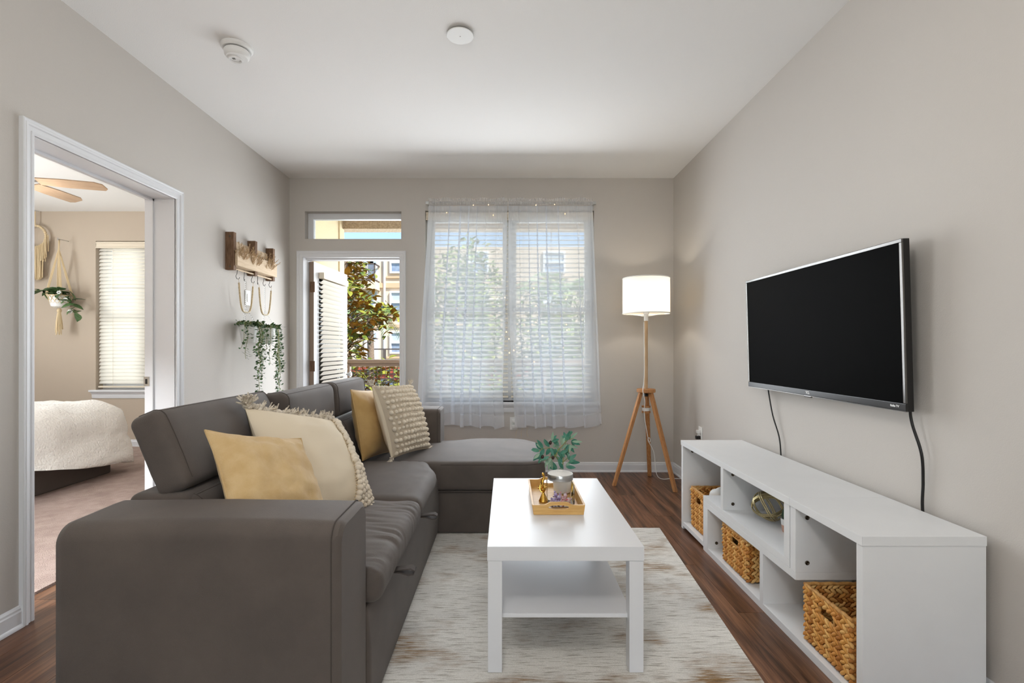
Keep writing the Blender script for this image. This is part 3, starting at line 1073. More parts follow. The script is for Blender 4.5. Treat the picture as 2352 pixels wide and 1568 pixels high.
# palm and the greenery seen through the sheers
def palm(label, c, n, Lf, seed):
    r = random.Random(seed)
    p = thing('palm_tree', label, 'tree', (c[0], c[1], -6.0))
    build(MB().tube([(c[0], c[1], -6), (c[0] + .1, c[1], (c[2] - 6) / 2), c], [0.2, 0.16, 0.13], 10), 'trunk', 'bark', p, smooth=60)
    for k in range(n):
        a = 2 * PI * k / n + r.uniform(-.2, .2)
        up = r.uniform(0.25, 1.15)
        mb = MB()
        pts = []
        for i in range(15):
            t = i / 14
            rr = Lf * t
            pts.append(Vector((c[0] + math.cos(a) * rr * math.cos(up * (1 - t)), c[1] + math.sin(a) * rr * math.cos(up * (1 - t)), c[2] + rr * math.sin(up) * (1 - 0.75 * t) - 0.9 * t * t * t)))
        mb.tube(pts, [0.02 * (1 - 0.8 * i / 14) for i in range(15)], 4)
        for i in range(2, 15):
            d = (pts[i] - pts[i - 1]).normalized()
            sd = d.cross(Vector((0, 0, 1))).normalized()
            for sg in (-1, 1):
                for h in (0, 0.5):
                    b0 = pts[i - 1].lerp(pts[i], h)
                    tip = b0 + (sd * sg * 0.7 + d * 0.75 + Vector((0, 0, -0.25))).normalized() * 0.62 * (1 - 0.45 * i / 14)
                    mb.add([b0 - d * 0.018, b0 + d * 0.018, tip, b0.lerp(tip, .4) - d * .022, b0.lerp(tip, .4) + d * .022], [(0, 1, 4, 3), (3, 4, 2)])
        build(mb, 'frond', 'palm_leaf', p)


palm('pale green palm between the magnolia and the far building', (-5.55, 20, 2.35), 12, 1.9, 3)
palm('pale green palm seen dimly through the sheer curtain', (2.1, 17, 3.0), 14, 2.6, 5)


def bush_tree(label, c, r, n, seed):
    q = random.Random(seed)
    t = thing('leafy_tree', label, 'tree', (c[0], c[1], -6.0))
    build(MB().tube([(c[0], c[1], -6), (c[0] + .05, c[1], c[2])], [0.16, 0.07], 8), 'trunk', 'bark', t, smooth=60)
    mb = MB()
    for k in range(n):
        d = Vector((q.gauss(0, 1), q.gauss(0, 1), q.gauss(0, 1)))
        d = d.normalized() * q.uniform(0.35, 1.0)
        p = Vector(c) + Vector((d.x * r[0], d.y * r[1], d.z * r[2]))
        M = Euler((q.uniform(0, 6), q.uniform(-1, 1), q.uniform(0, 6))).to_matrix()
        mb.add([p + M @ Vector(v) for v in ((0, 0, 0), (.06, -.035, 0), (.15, 0, -.01), (.06, .035, 0))], [(0, 1, 2, 3)])
    o = build(mb, 'foliage', 'tree_leaf', t)
    o['kind'] = 'stuff'


bush_tree('soft green leafy tree seen through the curtain nearer the patio door', (-0.80, 10.0, 1.3), (0.95, 1.0, 2.1), 4200, 8)
bush_tree('tall green leafy tree seen through the curtain nearer the floor lamp', (1.25, 12.0, 0.9), (1.2, 1.0, 2.1), 4200, 9)

# ------------------------------------------------------------------ rug
rug = MB()
A, B, C_, D = (-0.75, 3.106), (0.968, 3.106), (0.795, 0.35), (-0.92, 0.35)
fn = lambda u, v: (lerp(lerp(D[0], C_[0], u), lerp(A[0], B[0], u), v), lerp(D[1], A[1], v))
nu_, nv_ = 60, 90
rug.grid(lambda i, j: (*fn(i / nu_, j / nv_), 0.009 + 0.0012 * noise.noise(Vector((i * .9, j * .9, 0)))), nu_, nv_)
ring = [fn(u, v) for u, v in ((0, 0), (1, 0), (1, 1), (0, 1))]
rug.add([(x, y, 0.009) for x, y in ring] + [(x, y, 0.0005) for x, y in ring], [(i, 4 + i, 4 + (i + 1) % 4, (i + 1) % 4) for i in range(4)])
tag(build(rug, 'area_rug', 'rug_pile'), 'cream area rug with distressed tan and grey streaks under the coffee table', 'rug')

# ------------------------------------------------------------------ sectional sofa
SX0, SX1 = -1.155, -0.42
AY0, AY1, AZ = 1.239, 1.482, 0.70
FY0, FY1 = 3.56, 3.80
sofa = thing('sectional_sofa', 'charcoal taupe sectional sofa with chaise and adjustable headrests', 'sofa', (-0.8, 2.5, 0.0105))


def arm(name, y0, y1, x0, x1, z1, r):
    """arm: top edges rounded across, with a seamed end panel"""
    prof = [(y0, 0.0105)]
    for k in range(9):
        a = PI - k * PI / 16
        prof.append((y0 + r + r * math.cos(a), z1 - r + r * math.sin(a)))
    for k in range(9):
        a = PI / 2 - k * PI / 16
        prof.append((y1 - r + r * math.cos(a), z1 - r + r * math.sin(a)))
    prof.append((y1, 0.0105))
    n = len(prof)
    cy, cz = (y0 + y1) / 2, z1 * 0.55
    secs = []
    for t, ins in ((0, 0.03), (0.012, 0.008), (0.035, 0.0)):
        secs.append((x0 + t, ins))
    for k in range(1, 8):
        secs.append((lerp(x0 + 0.035, x1 - 0.03, k / 8), -0.004 * math.sin(PI * k / 8)))
    secs += [(x1 - 0.03, 0.0), (x1 - 0.008, 0.003), (x1, 0.014)]
    mb = MB()
    vs = []
    for x, ins in secs:
        for (y, z) in prof:
            dy, dz = (cy - y), (cz - z)
            yy = y + math.copysign(min(abs(dy), ins if ins > 0 else ins), dy) if abs(dy) > 0.03 else y
            zz = z - ins if z > z1 - r * 1.2 else z
            vs.append((x, yy, zz + (0.003 * noise.noise(Vector((x * 5, y * 5, z * 5))) if z > .1 else 0)))
    fs = [(i * n + k, i * n + (k + 1) % n, (i + 1) * n + (k + 1) % n, (i + 1) * n + k) for i in range(len(secs) - 1) for k in range(n)]
    fs += [tuple(range(n)), tuple((len(secs) - 1) * n + k for k in range(n))[::-1]]
    mb.add(vs, fs)
    o = build(mb, name, 'sofa', sofa, smooth=50)
    sm = MB().tube([(x1 - 0.022, y, z + (0.0005 if z > .3 else 0)) for y, z in prof], 0.0018, 5)
    build(sm, 'seam', 'sofa_seam', o, smooth=60)
    return o


arm('arm', AY0, AY1, SX0, SX1, AZ, 0.045)
arm('arm', FY0, FY1, -1.12, -0.478, 0.70, 0.035)


def soft(name, b, r, n, bulge=0.0, wr=0.0, wdir=(6, 40), warp=None, seam=None, mt='sofa'):
    """upholstered block: rounded, crowned and slightly creased"""
    x0, x1, y0, y1, z0, z1 = b
    cx, cy, hx, hy = (x0 + x1) / 2, (y0 + y1) / 2, (x1 - x0) / 2, (y1 - y0) / 2

    def w(p):
        u, v = (p.x - cx) / hx, (p.y - cy) / hy
        t = (p.z - z0) / (z1 - z0)
        q = Vector(p)
        q.z += bulge * max(0, 1 - u * u) * max(0, 1 - v * v) * max(0, t)
        if wr:
            edge = max(abs(u), abs(v)) ** 2
            k = noise.noise(Vector((p.x * wdir[0], p.y * wdir[1], p.z * 14 + x0 * 9)))
            k2 = noise.noise(Vector((p.x * 3, p.y * 7, p.z * 3 + 5)))
            q.z += wr * (1 - abs(k) * 2.2) * (0.35 + 0.65 * edge) * (1 if t > 0.3 else 0) + 0.3 * wr * k2
            q.x += 0.4 * wr * k
        return warp(q) if warp else q

    mb = MB().rbox(x0, x1, y0, y1, z0, z1, r, n, w)
    o = build(mb, name, mt, sofa, smooth=180)
    if seam:
        for pts in seam:
            build(MB().tube(pts, 0.003, 5), 'seam', 'sofa_seam', o, smooth=60)
    return o


# plinths
soft('base', (-1.12, SX1, AY1 - 0.004, 3.0, 0.0105, 0.362), 0.02, (3, 6, 3), warp=lambda p: Vector((p.x + (0.012 * math.sin((p.z) * 9) if p.x > -0.6 else 0), p.y, p.z)))
soft('chaise_base', (-1.12, 0.232, 3.002, 3.79, 0.0105, 0.272), 0.02, (6, 4, 3))
# back frame
soft('back_frame', (-1.15, -0.965, AY1 - 0.002, FY0, 0.0105, 0.705), 0.03, (3, 10, 4))

# seats
soft('seat_cushion', (-0.99, -0.378, AY1 + 0.004, 2.208, 0.362, 0.468), 0.042, (30, 60, 3), 0.022, 0.0065, (5, 38))
soft('seat_cushion', (-0.99, -0.385, 2.212, 2.985, 0.362, 0.462), 0.048, (26, 40, 3), 0.030, 0.003, (30, 8),
     warp=lambda p: Vector((p.x - 0.075 * sstep(2.70, 2.98, p.y) * sstep(-0.7, -0.40, p.x), p.y, p.z)))


def chw(p):
    # rounded far corners, the pad narrows towards the chaise end
    q = Vector(p)
    k = sstep(0.02, 0.245, p.x)
    f = sstep(2.985, 3.80, p.y)
    q.y += lerp(0.05 * k * k * k, -0.16 * k * k, f)
    q.y -= 0.10 * sstep(-0.20, -0.45, p.x) * f
    return q


ch = soft('chaise_cushion', (-0.99, 0.243, 2.985, 3.80, 0.272, 0.448), 0.034, (40, 26, 5), 0.018, 0.0022, (8, 8), warp=chw)
sm = []
for k in range(30):
    xx = lerp(-0.40, 0.215, k / 29)
    sm.append(Vector((xx, 2.985 + 0.0 + 0.05 * sstep(0.02, 0.245, xx) ** 3 + 0.006, 0.433)))
build(MB().tube(sm, 0.003, 5), 'seam', 'sofa_seam', ch, smooth=60)
# deep fold between pad and plinth
for pts in ([(-0.41, 2.992, 0.272), (0.22, 2.992, 0.272)],):
    build(MB().tube(pts, 0.005, 6), 'welt', 'sofa_seam', ch, smooth=60)


# lumbar cushions and headrests in a frame: a = lean backwards
def back_piece(name, y0, y1, xf, z0, z1, th, lean, bulge, r, wr=0.002, pivot=None):
    """front face at xf, thickness th backwards, leaning about its lower front edge"""
    ca, sa = math.cos(lean), math.sin(lean)

    def w(p):
        u = (p.y - (y0 + y1) / 2) / ((y1 - y0) / 2)
        v = (p.z - (z0 + z1) / 2) / ((z1 - z0) / 2)
        f = (p.x - (xf - th)) / th
        x = p.x + bulge * max(0, 1 - u ** 4) * max(0, 1 - v ** 4) * (1 if f > 0.5 else 0)
        x += wr * noise.noise(Vector((p.y * 9, p.z * 22, f * 3)))
        dx, dz = x - xf, p.z - z0
        return Vector((xf + dx * ca - dz * sa, p.y, z0 + dz * ca + dx * sa))

    mb = MB().rbox(xf - th, xf, y0, y1, z0, z1, r, (4, 18, 8), w)
    o = build(mb, name, 'sofa', sofa, smooth=180)
    # stitched seams round the front panel's ends, following the rounded edges
    c45 = math.cos(PI / 4)
    for ye in (y0 + r, y1 - r):
        pts = [w(Vector((xf + 0.0006, ye, lerp(z0 + r, z1 - r, k / 10)))) for k in range(11)]
        pts += [w(Vector((xf - r + (r + .0006) * math.cos(a), ye, z1 - r + (r + .0006) * math.sin(a)))) for a in [PI / 2 * k / 5 for k in range(1, 6)]]
        pts += [w(Vector((lerp(xf - r, xf - th + r, k / 4), ye, z1 + 0.0006))) for k in range(1, 5)]
        build(MB().tube(pts, 0.0014, 5), 'seam', 'sofa_seam', o, smooth=60)
    pts = [w(Vector((xf - r + r * c45, lerp(y0 + r, y1 - r, k / 14), z1 - r + r * c45))) for k in range(15)]
    build(MB().tube(pts, 0.0014, 5), 'seam', 'sofa_seam', o, smooth=60)
    return o


back_piece('lumbar_cushion', 1.49, 2.205, -0.885, 0.44, 0.715, 0.14, math.radians(15), 0.015, 0.04, 0.006)
back_piece('lumbar_cushion', 2.21, 2.845, -0.895, 0.44, 0.735, 0.14, math.radians(13), 0.02, 0.04, 0.004)
back_piece('lumbar_cushion', 2.85, 3.555, -0.895, 0.44, 0.735, 0.14, math.radians(13), 0.02, 0.04, 0.004)
back_piece('headrest', 1.495, 2.19, -0.965, 0.722, 0.985, 0.105, math.radians(23), 0.018, 0.028)
back_piece('headrest', 2.21, 2.85, -0.985, 0.735, 0.945, 0.125, math.radians(4), 0.018, 0.035)
back_piece('headrest', 2.856, 3.46, -0.985, 0.735, 0.945, 0.125, math.radians(4), 0.018, 0.035)


# pull straps under the seat front
def strap(y, z):
    mb = MB()
    path = [(-0.40, z - 0.004), (-0.37, z + 0.0), (-0.335, z + 0.004), (-0.322, z - 0.004), (-0.326, z - 0.016), (-0.345, z - 0.018), (-0.375, z - 0.010), (-0.40, z - 0.008)]
    for s_ in (0, 1):
        pass
    vs = []
    t = 0.0022
    for k, (x, zz) in enumerate(path):
        vs += [(x, y - 0.016, zz - t), (x, y + 0.016, zz - t), (x, y + 0.016, zz + t), (x, y - 0.016, zz + t)]
    m = len(path)
    fs = [(i * 4 + k, i * 4 + (k + 1) % 4, (i + 1) * 4 + (k + 1) % 4, (i + 1) * 4 + k) for i in range(m - 1) for k in range(4)]
    fs += [(0, 1, 2, 3), tuple((m - 1) * 4 + k for k in (3, 2, 1, 0))]
    mb.add(vs, fs)
    build(mb, 'pull_strap', 'sofa_seam', sofa, smooth=50)


strap(1.74, 0.368)
strap(2.30, 0.368)


# ------------------------------------------------------------------ cushions
def pillow_mb(S, T, seed, wr=0.006, n=30, pinch=0.045):
    """square cushion in the local x-z plane; -y is its front"""
    mb = MB()

    def pt(u, v, sg):
        k = (1 - abs(u) ** 2.6) * (1 - abs(v) ** 2.6)
        t = T * max(0, k) ** 0.62
        x = S / 2 * u * (1 - pinch * (1 - v * v) * abs(u))
        z = S / 2 * v * (1 - pinch * (1 - u * u) * abs(v))
        w = noise.noise(Vector((u * 2.2 + seed, v * 5.0, sg * 3 + seed))) + 0.6 * noise.noise(Vector((u * 6 + seed, v * 3, sg)))
        return Vector((x, sg * (t + wr * w * min(1, k * 3)), z))

    g = lambda i: math.sin((i / n * 2 - 1) * PI / 2)
    for sg in (-1, 1):
        mb.grid(lambda i, j: pt(g(i), g(j), sg), n, n, flip=(sg > 0))
    return mb, pt


def edge_pts(pt, S, m=26):
    P = []
    for u0, v0, u1, v1 in ((-1, -1, 1, -1), (1, -1, 1, 1), (1, 1, -1, 1), (-1, 1, -1, -1)):
        for k in range(m):
            P.append(pt(lerp(u0, u1, k / m), lerp(v0, v1, k / m), -1))
    return P


def pillow(name, label, loc, rot, S, T, mt, seed, piping=None, **kw):
    p = thing(name, label, 'cushion', loc, [math.radians(a) for a in rot])
    mb, pt = pillow_mb(S, T, seed, **kw)
    build(mb, 'cover', mt, p, smooth=180, local=True)
    if piping:
        build(MB().loop(edge_pts(pt, S), 0.004, 6), 'piping', piping, p, smooth=60, local=True)
    return p, pt


pillow('throw_pillow', 'mustard gold woven cushion nearest the camera, behind the near arm', (-0.780, 1.636, 0.705), (-40.7, 13.3, 62), 0.373, 0.072, 'gold_linen', 2.0, 'gold_linen', wr=0.012, pinch=0.085)
p3, _ = pillow('throw_pillow', 'mustard gold satin cushion tucked behind the bobbled cushion', (-0.845, 3.10, 0.675), (-12.6, 4.6, 80), 0.42, 0.075, 'gold_satin', 5.0, 'gold_satin', wr=0.008)

POM = None


def poms(p, pt, side, rows, cols, mt, jit=0.1, u0=-0.86, u1=0.86, size=0.0135, sub=None):
    global POM
    r = random.Random(rows * 31 + cols)
    for j in range(rows):
        for i in range(cols):
            u = lerp(u0, u1, (i + (0.25 if j % 2 else 0)) / (cols - 1)) + r.uniform(-jit, jit) / cols
            v = lerp(-0.9, 0.9, j / (rows - 1)) + r.uniform(-jit, jit) / rows
            u, v = max(-.97, min(.97, u)), max(-.97, min(.97, v))
            q = pt(u, v, side)
            s = r.uniform(0.8, 1.15)
            if POM is None:
                mb = MB()
                mb.ell((0, 0, 0), (size * 1.05, size * 0.95, size), None, 8, 5)
                mb.v = [tuple(Vector(w) * (1 + 0.12 * noise.noise(Vector(w) * 160))) for w in mb.v]
                o = build(mb, 'pom_pom', mt, p, smooth=180, local=True)
                POM = o.data
            else:
                o = inst(POM, 'pom_pom', p, (0, 0, 0))
            o.location = q + Vector((0, side * size * 0.25, 0))
            o.scale = (s, s, s)
            o.rotation_euler = (r.uniform(0, 3), r.uniform(0, 3), r.uniform(0, 3))


def tassel_mb(seed):
    r = random.Random(seed)
    mb = MB().ell((0, 0, 0.004), (0.009, 0.009, 0.009), None, 7, 5)
    for k in range(9):
        a = r.uniform(0, 6.28)
        d = Vector((math.cos(a) * 0.45, math.sin(a) * 0.45, 1)).normalized()
        l = r.uniform(0.026, 0.042)
        mb.tube([(0, 0, 0), d * l * 0.5, d * l + Vector((r.uniform(-.004, .004), r.uniform(-.004, .004), 0))], [0.003, 0.0032, 0.002], 5)
    return mb


# bobbled cushion at the far end
p4, pt4 = pillow('throw_pillow', 'cream cushion with rows of knitted bobbles leaning at the far end of the sofa', (-0.672, 3.165, 0.690), (-20.2, 3.3, 70), 0.46, 0.085, 'cream_cotton', 9.0, None)
kb = MB()
nn = 24
gg = lambda i: math.sin((i / nn * 2 - 1) * PI / 2) * 0.97
kb.grid(lambda i, j: pt4(gg(i), gg(j), -1) + Vector((0, -0.0035, 0)), nn, nn)
build(kb, 'knit_panel', 'knit_base', p4, smooth=180, local=True)
poms(p4, pt4, -1, 13, 13, 'yarn', 0.12)
tm = [None, None]
for k, (u, v) in enumerate(((-1, 1), (1, 1), (-1, -1), (1, -1))):
    for h in range(3):
        q = pt4(u * (1 - 0.03 * h), v, -1)
        o = build(tassel_mb(k * 3 + h), 'tassel', 'yarn_grey', p4, smooth=60, local=True)
        o.location = q
        o.rotation_euler = (0.3 * (h - 1), u * (0.8 - 0.3 * h) + (0 if v > 0 else u * 1.5), 0)

# its twin turned round, plain back to the camera, fringe along the edges
p2, pt2 = pillow('throw_pillow', 'large cream cushion with braided fringe, plain side out, behind the near gold cushion', (-0.793, 2.007, 0.672), (-37.5, 13.5, 66.9), 0.49, 0.095, 'cream_cotton', 14.0, None, wr=0.008)
kb = MB()
kb.grid(lambda i, j: pt2(gg(i), gg(j), 1) + Vector((0, 0.0035, 0)), nn, nn)
build(kb, 'knit_panel', 'knit_base', p2, smooth=180, local=True)
stitch = MB()
for k in range(44):
    v = lerp(-0.96, 0.96, k / 43)
    q = pt2(lerp(0.39, 0.915, (v + 1) / 2), v, -1)
    stitch.tube([q + Vector((-0.010, -0.004, 0)), q + Vector((0.002, -0.006, 0.004)), q + Vector((0.010, -0.004, 0))], 0.0017, 4)
build(stitch, 'edge_stitching', 'cord_cream', p2, smooth=60, local=True)
r = random.Random(3)
ub = lambda v: lerp(0.40, 0.92, (v + 1) / 2)          # the knitted side wraps round this edge
fl = MB()
fl.grid(lambda i, j: pt2(lerp(ub(lerp(-0.99, 0.97, i / 40)), 1.0, j / 6), lerp(-0.99, 0.97, i / 40), -1) + Vector((0.010 * j / 6, -0.004, 0)), 40, 6)
build(fl, 'knit_wrap', 'knit_base', p2, smooth=180, local=True)
for k in range(161):
    row = k // 23
    v = lerp(-0.99, 0.95, (k % 23 + 0.4 * (row % 2)) / 22.6) + r.uniform(-.015, .015)
    v = max(-.99, min(.97, v))
    q = pt2(lerp(ub(v) + 0.03, 1.0, row / 6), v, -1) + Vector((0.003 * row, -0.009, r.uniform(-.003, .003)))
    s = r.uniform(0.8, 1.2)
    inst(POM, 'pom_pom', p2, q, (r.uniform(0, 3), r.uniform(0, 3), 0), (s, s, s))
# braid of knotted yarn along the top edge
bd_ = MB()
for k in range(60):
    u = lerp(-0.99, 0.99, k / 59)
    q = pt2(u, 1.0, -1)
    sg = 1 if k % 2 else -1
    M = Euler((r.uniform(-.3, .3), sg * 0.7, r.uniform(-.3, .3))).to_matrix()
    bd_.ell(q + Vector((r.uniform(-.003, .003), -0.004 + sg * 0.005, 0.004 + r.uniform(-.006, .009))), (0.019, 0.0085, 0.0095), M, 7, 5)
build(bd_, 'braid', 'yarn_grey', p2, smooth=180, local=True)
for k in range(16):
    u = -0.98 if k < 5 else lerp(-0.75, 0.9, (k - 5) / 10)
    q = pt2(u, 1.0, -1)
    o = build(tassel_mb(40 + k), 'tassel', 'yarn_grey', p2, smooth=60, local=True)
    o.location = q + Vector((0, -0.006, 0.004))
    o.rotation_euler = (r.uniform(0.3, 1.3), (-1.3 + 0.4 * k) if k < 5 else r.uniform(-1.1, 1.1), 0)
    o.scale = [1.35 if k < 5 else 0.95] * 3

# ------------------------------------------------------------------ coffee table
TX0, TX1, TY0, TY1, TZ = -0.067, 0.483, 1.72, 2.62, 0.452
ct = thing('coffee_table', 'low white lacquered coffee table with a lower shelf, standing on the rug', 'table', (0.208, 2.17, 0.0105))
build(MB().box(TX0, TX1, TY0, TY1, TZ - 0.05, TZ), 'tabletop', 'white_lacquer', ct, bevel=0.0015)
lg = 0.05
l0 = None
for (a, b) in ((TX0 + 0.002, TY0 + 0.002), (TX1 - lg - 0.002, TY0 + 0.002), (TX0 + 0.002, TY1 - lg - 0.002), (TX1 - lg - 0.002, TY1 - lg - 0.002)):
    build(MB().box(a, a + lg, b, b + lg, 0.0105, TZ - 0.051), 'leg', 'white_lacquer', ct, bevel=0.0015)
build(MB().box(TX0 + 0.035, TX1 - 0.035, TY0 + 0.03, TY1 - 0.03, 0.188, 0.202), 'shelf', 'white_lacquer', ct, bevel=0.001)

# ------------------------------------------------------------------ tray and its contents
tx = lambda p, Y: (p - 1163) * Y / 1129
TYa, TYb = 2.045, 2.45
TXa, TXb = tx(1222, TYa), tx(1345, TYa)
tz = TZ + 0.001
tray = thing('serving_tray', 'bamboo serving tray with cut-out handles on the coffee table', 'tray', ((TXa + TXb) / 2, (TYa + TYb) / 2, tz))
build(MB().box(TXa + 0.006, TXb - 0.006, TYa + 0.006, TYb - 0.006, tz, tz + 0.006), 'tray_floor', 'bamboo', tray)


def tray_end(y0, y1):
    """end wall raised in the middle, with an oblong grip hole"""
    mb = MB()
    m = 24
    h = lambda t: 0.040 + 0.012 * sstep(0.22, 0.36, t) * (1 - sstep(0.64, 0.78, t))
    hz, hh = 0.030, 0.0085

    def hole(t):
        a = (t - 0.5) / 0.19
        return hh * max(0, 1 - abs(a) ** 4) ** 0.5 if abs(a) < 1 else 0.0

    vs, fs = [], []
    for i in range(m + 1):
        t = i / m
        fl = 0.008
        for y in (y0, y1):
            ys = (y - (TYa + TYb) / 2)
            for z in (0.0, hz - hole(t), hz + hole(t), h(t)):
                xx = lerp(TXa + fl, TXb - fl, t) + (t - 0.5) * 2 * fl * (z / 0.05)
                vs.append((xx, y, tz + z))
    for i in range(m):
        a, b = i * 8, (i + 1) * 8
        op = hole(i / m) + hole((i + 1) / m) > 0
        for s_, fl_ in ((0, 0), (4, 1)):
            for k in (0, 1, 2):
                if k == 1:
                    continue
                q = (a + s_ + k, b + s_ + k, b + s_ + k + 1, a + s_ + k + 1)
                fs.append(q[::-1] if fl_ else q)
        fs.append((a + 3, b + 3, b + 7, a + 7))
        fs.append((a + 0, a + 4, b + 4, b + 0))
        if op:
            fs.append((a + 1, b + 1, b + 5, a + 5))
            fs.append((a + 2, a + 6, b + 6, b + 2))
    fs.append((0, 3, 7, 4))
    k = m * 8
    fs.append((k, k + 4, k + 7, k + 3))
    mb.add(vs, fs)
    return mb


build(tray_end(TYa, TYa + 0.009), 'end_wall', 'bamboo', tray, smooth=30)
build(tray_end(TYb - 0.009, TYb), 'end_wall', 'bamboo', tray, smooth=30)
for sgn, xe in ((-1, TXa), (1, TXb)):
    build(MB().prism([(0.008, 0), (0.0165, 0), (0.0085, 0.040), (0.0, 0.040)], lambda d, z, q: (xe - sgn * d, q, tz + z), TYa + 0.009, TYb - 0.009), 'side_wall', 'bamboo', tray)

tf = tz + 0.0065
# square glass jar with a metal-rimmed lid
jx, jy = tx(1287, 2.16), 2.165
jar = thing('glass_jar', 'square clear glass jar with a metal rimmed lid, on the bamboo tray', 'jar', (jx, jy, tf))
o = build(MB().rbox(jx - 0.058, jx + 0.058, jy - 0.058, jy + 0.058, tf, tf + 0.105, 0.018, (4, 4, 4), lambda p: Vector((p.x, p.y, p.z))), 'glass_body', 'clear_glass', jar, smooth=60)
build(MB().lathe([(0.050, 0.105), (0.051, 0.109), (0.049, 0.112), (0.046, 0.112)], (jx, jy, tf), 40, close=False), 'neck', 'clear_glass', jar, smooth=60)
ld = build(MB().lathe([(0.0555, 0.110), (0.0562, 0.112), (0.0562, 0.134), (0.0550, 0.136), (0.053, 0.136), (0.053, 0.110)], (jx, jy, tf), 48, close=False), 'lid_rim', 'steel', jar, smooth=40)
build(MB().lathe([(0.0, 0.133), (0.053, 0.133), (0.053, 0.136), (0.046, 0.140), (0.015, 0.142), (0.012, 0.144), (0.012, 0.149), (0.0, 0.150)], (jx, jy, tf), 40, close=False), 'lid_glass', 'sand_white', ld, smooth=40)

# wrapped sweets inside the jar
r = random.Random(21)
sw = []
for k in range(14):
    for _ in range(60):
        q = Vector((jx + r.uniform(-0.037, 0.037), jy + r.uniform(-0.040, 0.02), tf + 0.019 + (0.018 if k > 9 else 0)))
        if all((q - s).length > 0.0205 for s in sw):
            break
    sw.append(q)
labels = ['purple', 'red and white']
for k, q in enumerate(sw):
    purple = q.x < jx - 0.004
    M = Euler((r.uniform(0, 3), r.uniform(0, 3), r.uniform(0, 3))).to_matrix()
    mb = MB().ell(q, (0.0105, 0.009, 0.009), M, 8, 5)
    for sg in (-1, 1):
        e0 = q + M @ Vector((sg * 0.0095, 0, 0))
        e1 = q + M @ Vector((sg * 0.0165, 0, 0))
        mb.tube([e0, e1], [0.002, 0.0055], 6)
    tag(build(mb, 'wrapped_sweet', 'purple_wrap' if purple else 'red_wrap', None, smooth=60),
        ('purple' if purple else 'red and white') + ' wrapped sweet inside the square glass jar', 'sweet', ('purple' if purple else 'red and white') + ' sweets in the jar')

# gold hourglass figure
gx, gy = tx(1248, 2.20), 2.20
gh = thing('gold_figurine', 'small polished gold figurine on the tray beside the glass jar', 'figurine', (gx, gy, tf))
build(MB().lathe([(0.020, 0), (0.021, 0.004), (0.017, 0.012), (0.010, 0.030), (0.005, 0.040), (0.009, 0.048), (0.013, 0.056), (0.006, 0.062)], (gx, gy, tf), 14), 'body', 'gold', gh, smooth=35)
build(MB().tube([(gx, gy, tf + 0.056), (gx - 0.006, gy - 0.002, tf + 0.074), (gx - 0.004, gy, tf + 0.092), (gx + 0.004, gy, tf + 0.110), (gx + 0.001, gy, tf + 0.124)], [0.007, 0.008, 0.007, 0.0055, 0.004], 8), 'neck', 'gold', gh, smooth=60)
build(MB().ell((gx - 0.001, gy, tf + 0.122), (0.007, 0.009, 0.008), None, 8, 6), 'head', 'gold', gh, smooth=180)
build(MB().loop([(gx + 0.010 * math.cos(a) - 0.006, gy + 0.004 * math.sin(a), tf + 0.062 + 0.018 * math.sin(a)) for a in [2 * PI * k / 16 for k in range(16)]], 0.003, 6), 'ring', 'gold', gh, smooth=60)
build(MB().tube([(gx - 0.025, gy, tf + 0.060), (gx - 0.004, gy, tf + 0.058), (gx + 0.02, gy + 0.004, tf + 0.064)], 0.0035, 6), 'crossbar', 'gold', gh, smooth=60)

# potted olive sprig behind the jar
ox, oy = tx(1292, 2.33), 2.345
ol = thing('olive_plant', 'artificial olive sprig in a small white pot behind the glass jar', 'plant', (ox, oy, tf))
build(MB().lathe([(0.033, 0), (0.040, 0.004), (0.046, 0.07), (0.047, 0.09), (0.043, 0.09), (0.041, 0.075)], (ox, oy, tf), 32), 'pot', 'ceramic', ol, smooth=40)
build(MB().lathe([(0.0, 0.080), (0.041, 0.080)], (ox, oy, tf), 24, close=False), 'soil', 'sand_white', ol)
TK = 2.345 / 1129
P = lambda px, py, dy=0.0: Vector(((px - 1163) * (oy + dy) / 1129, oy + dy, 1.15 - (py - 797) * (oy + dy) / 1129))
root = Vector((ox, oy, tf + 0.08))
stems = [
    [root, P(1293, 1062), P(1294, 1045), P(1297, 1030, .02), P(1300, 1012, .03), P(1312, 1004, .03)],
    [P(1294, 1060), P(1285, 1056, -.01), P(1276, 1048, -.03), P(1262, 1028, -.04), P(1246, 1030, -.05), P(1238, 1036, -.05)],
    [P(1276, 1048, -.03), P(1281, 1034, -.02), P(1292, 1022, 0), P(1302, 1010, .01), P(1318, 1006, .02)],
    [P(1276, 1048, -.03), P(1266, 1050, -.05), P(1256, 1049, -.06)],
    [P(1294, 1060), P(1303, 1052, .01), P(1306, 1036, .02), P(1304, 1018, .03)],
]
sb = MB()
for s in stems:
    sb.tube(s, [0.0028 - 0.0014 * i / (len(s) - 1) for i in range(len(s))], 6)
build(sb, 'stem', 'stem_green', ol, smooth=60)
LV = []
for mt in ('olive_leaf', 'olive_leaf_pale'):
    o = build(leaf_mb(0.052, 0.0095, 0.15, 0.08, 6), 'leaf', [mt, 'olive_leaf_pale'], ol, smooth=60, local=True)
    LV.append(o)
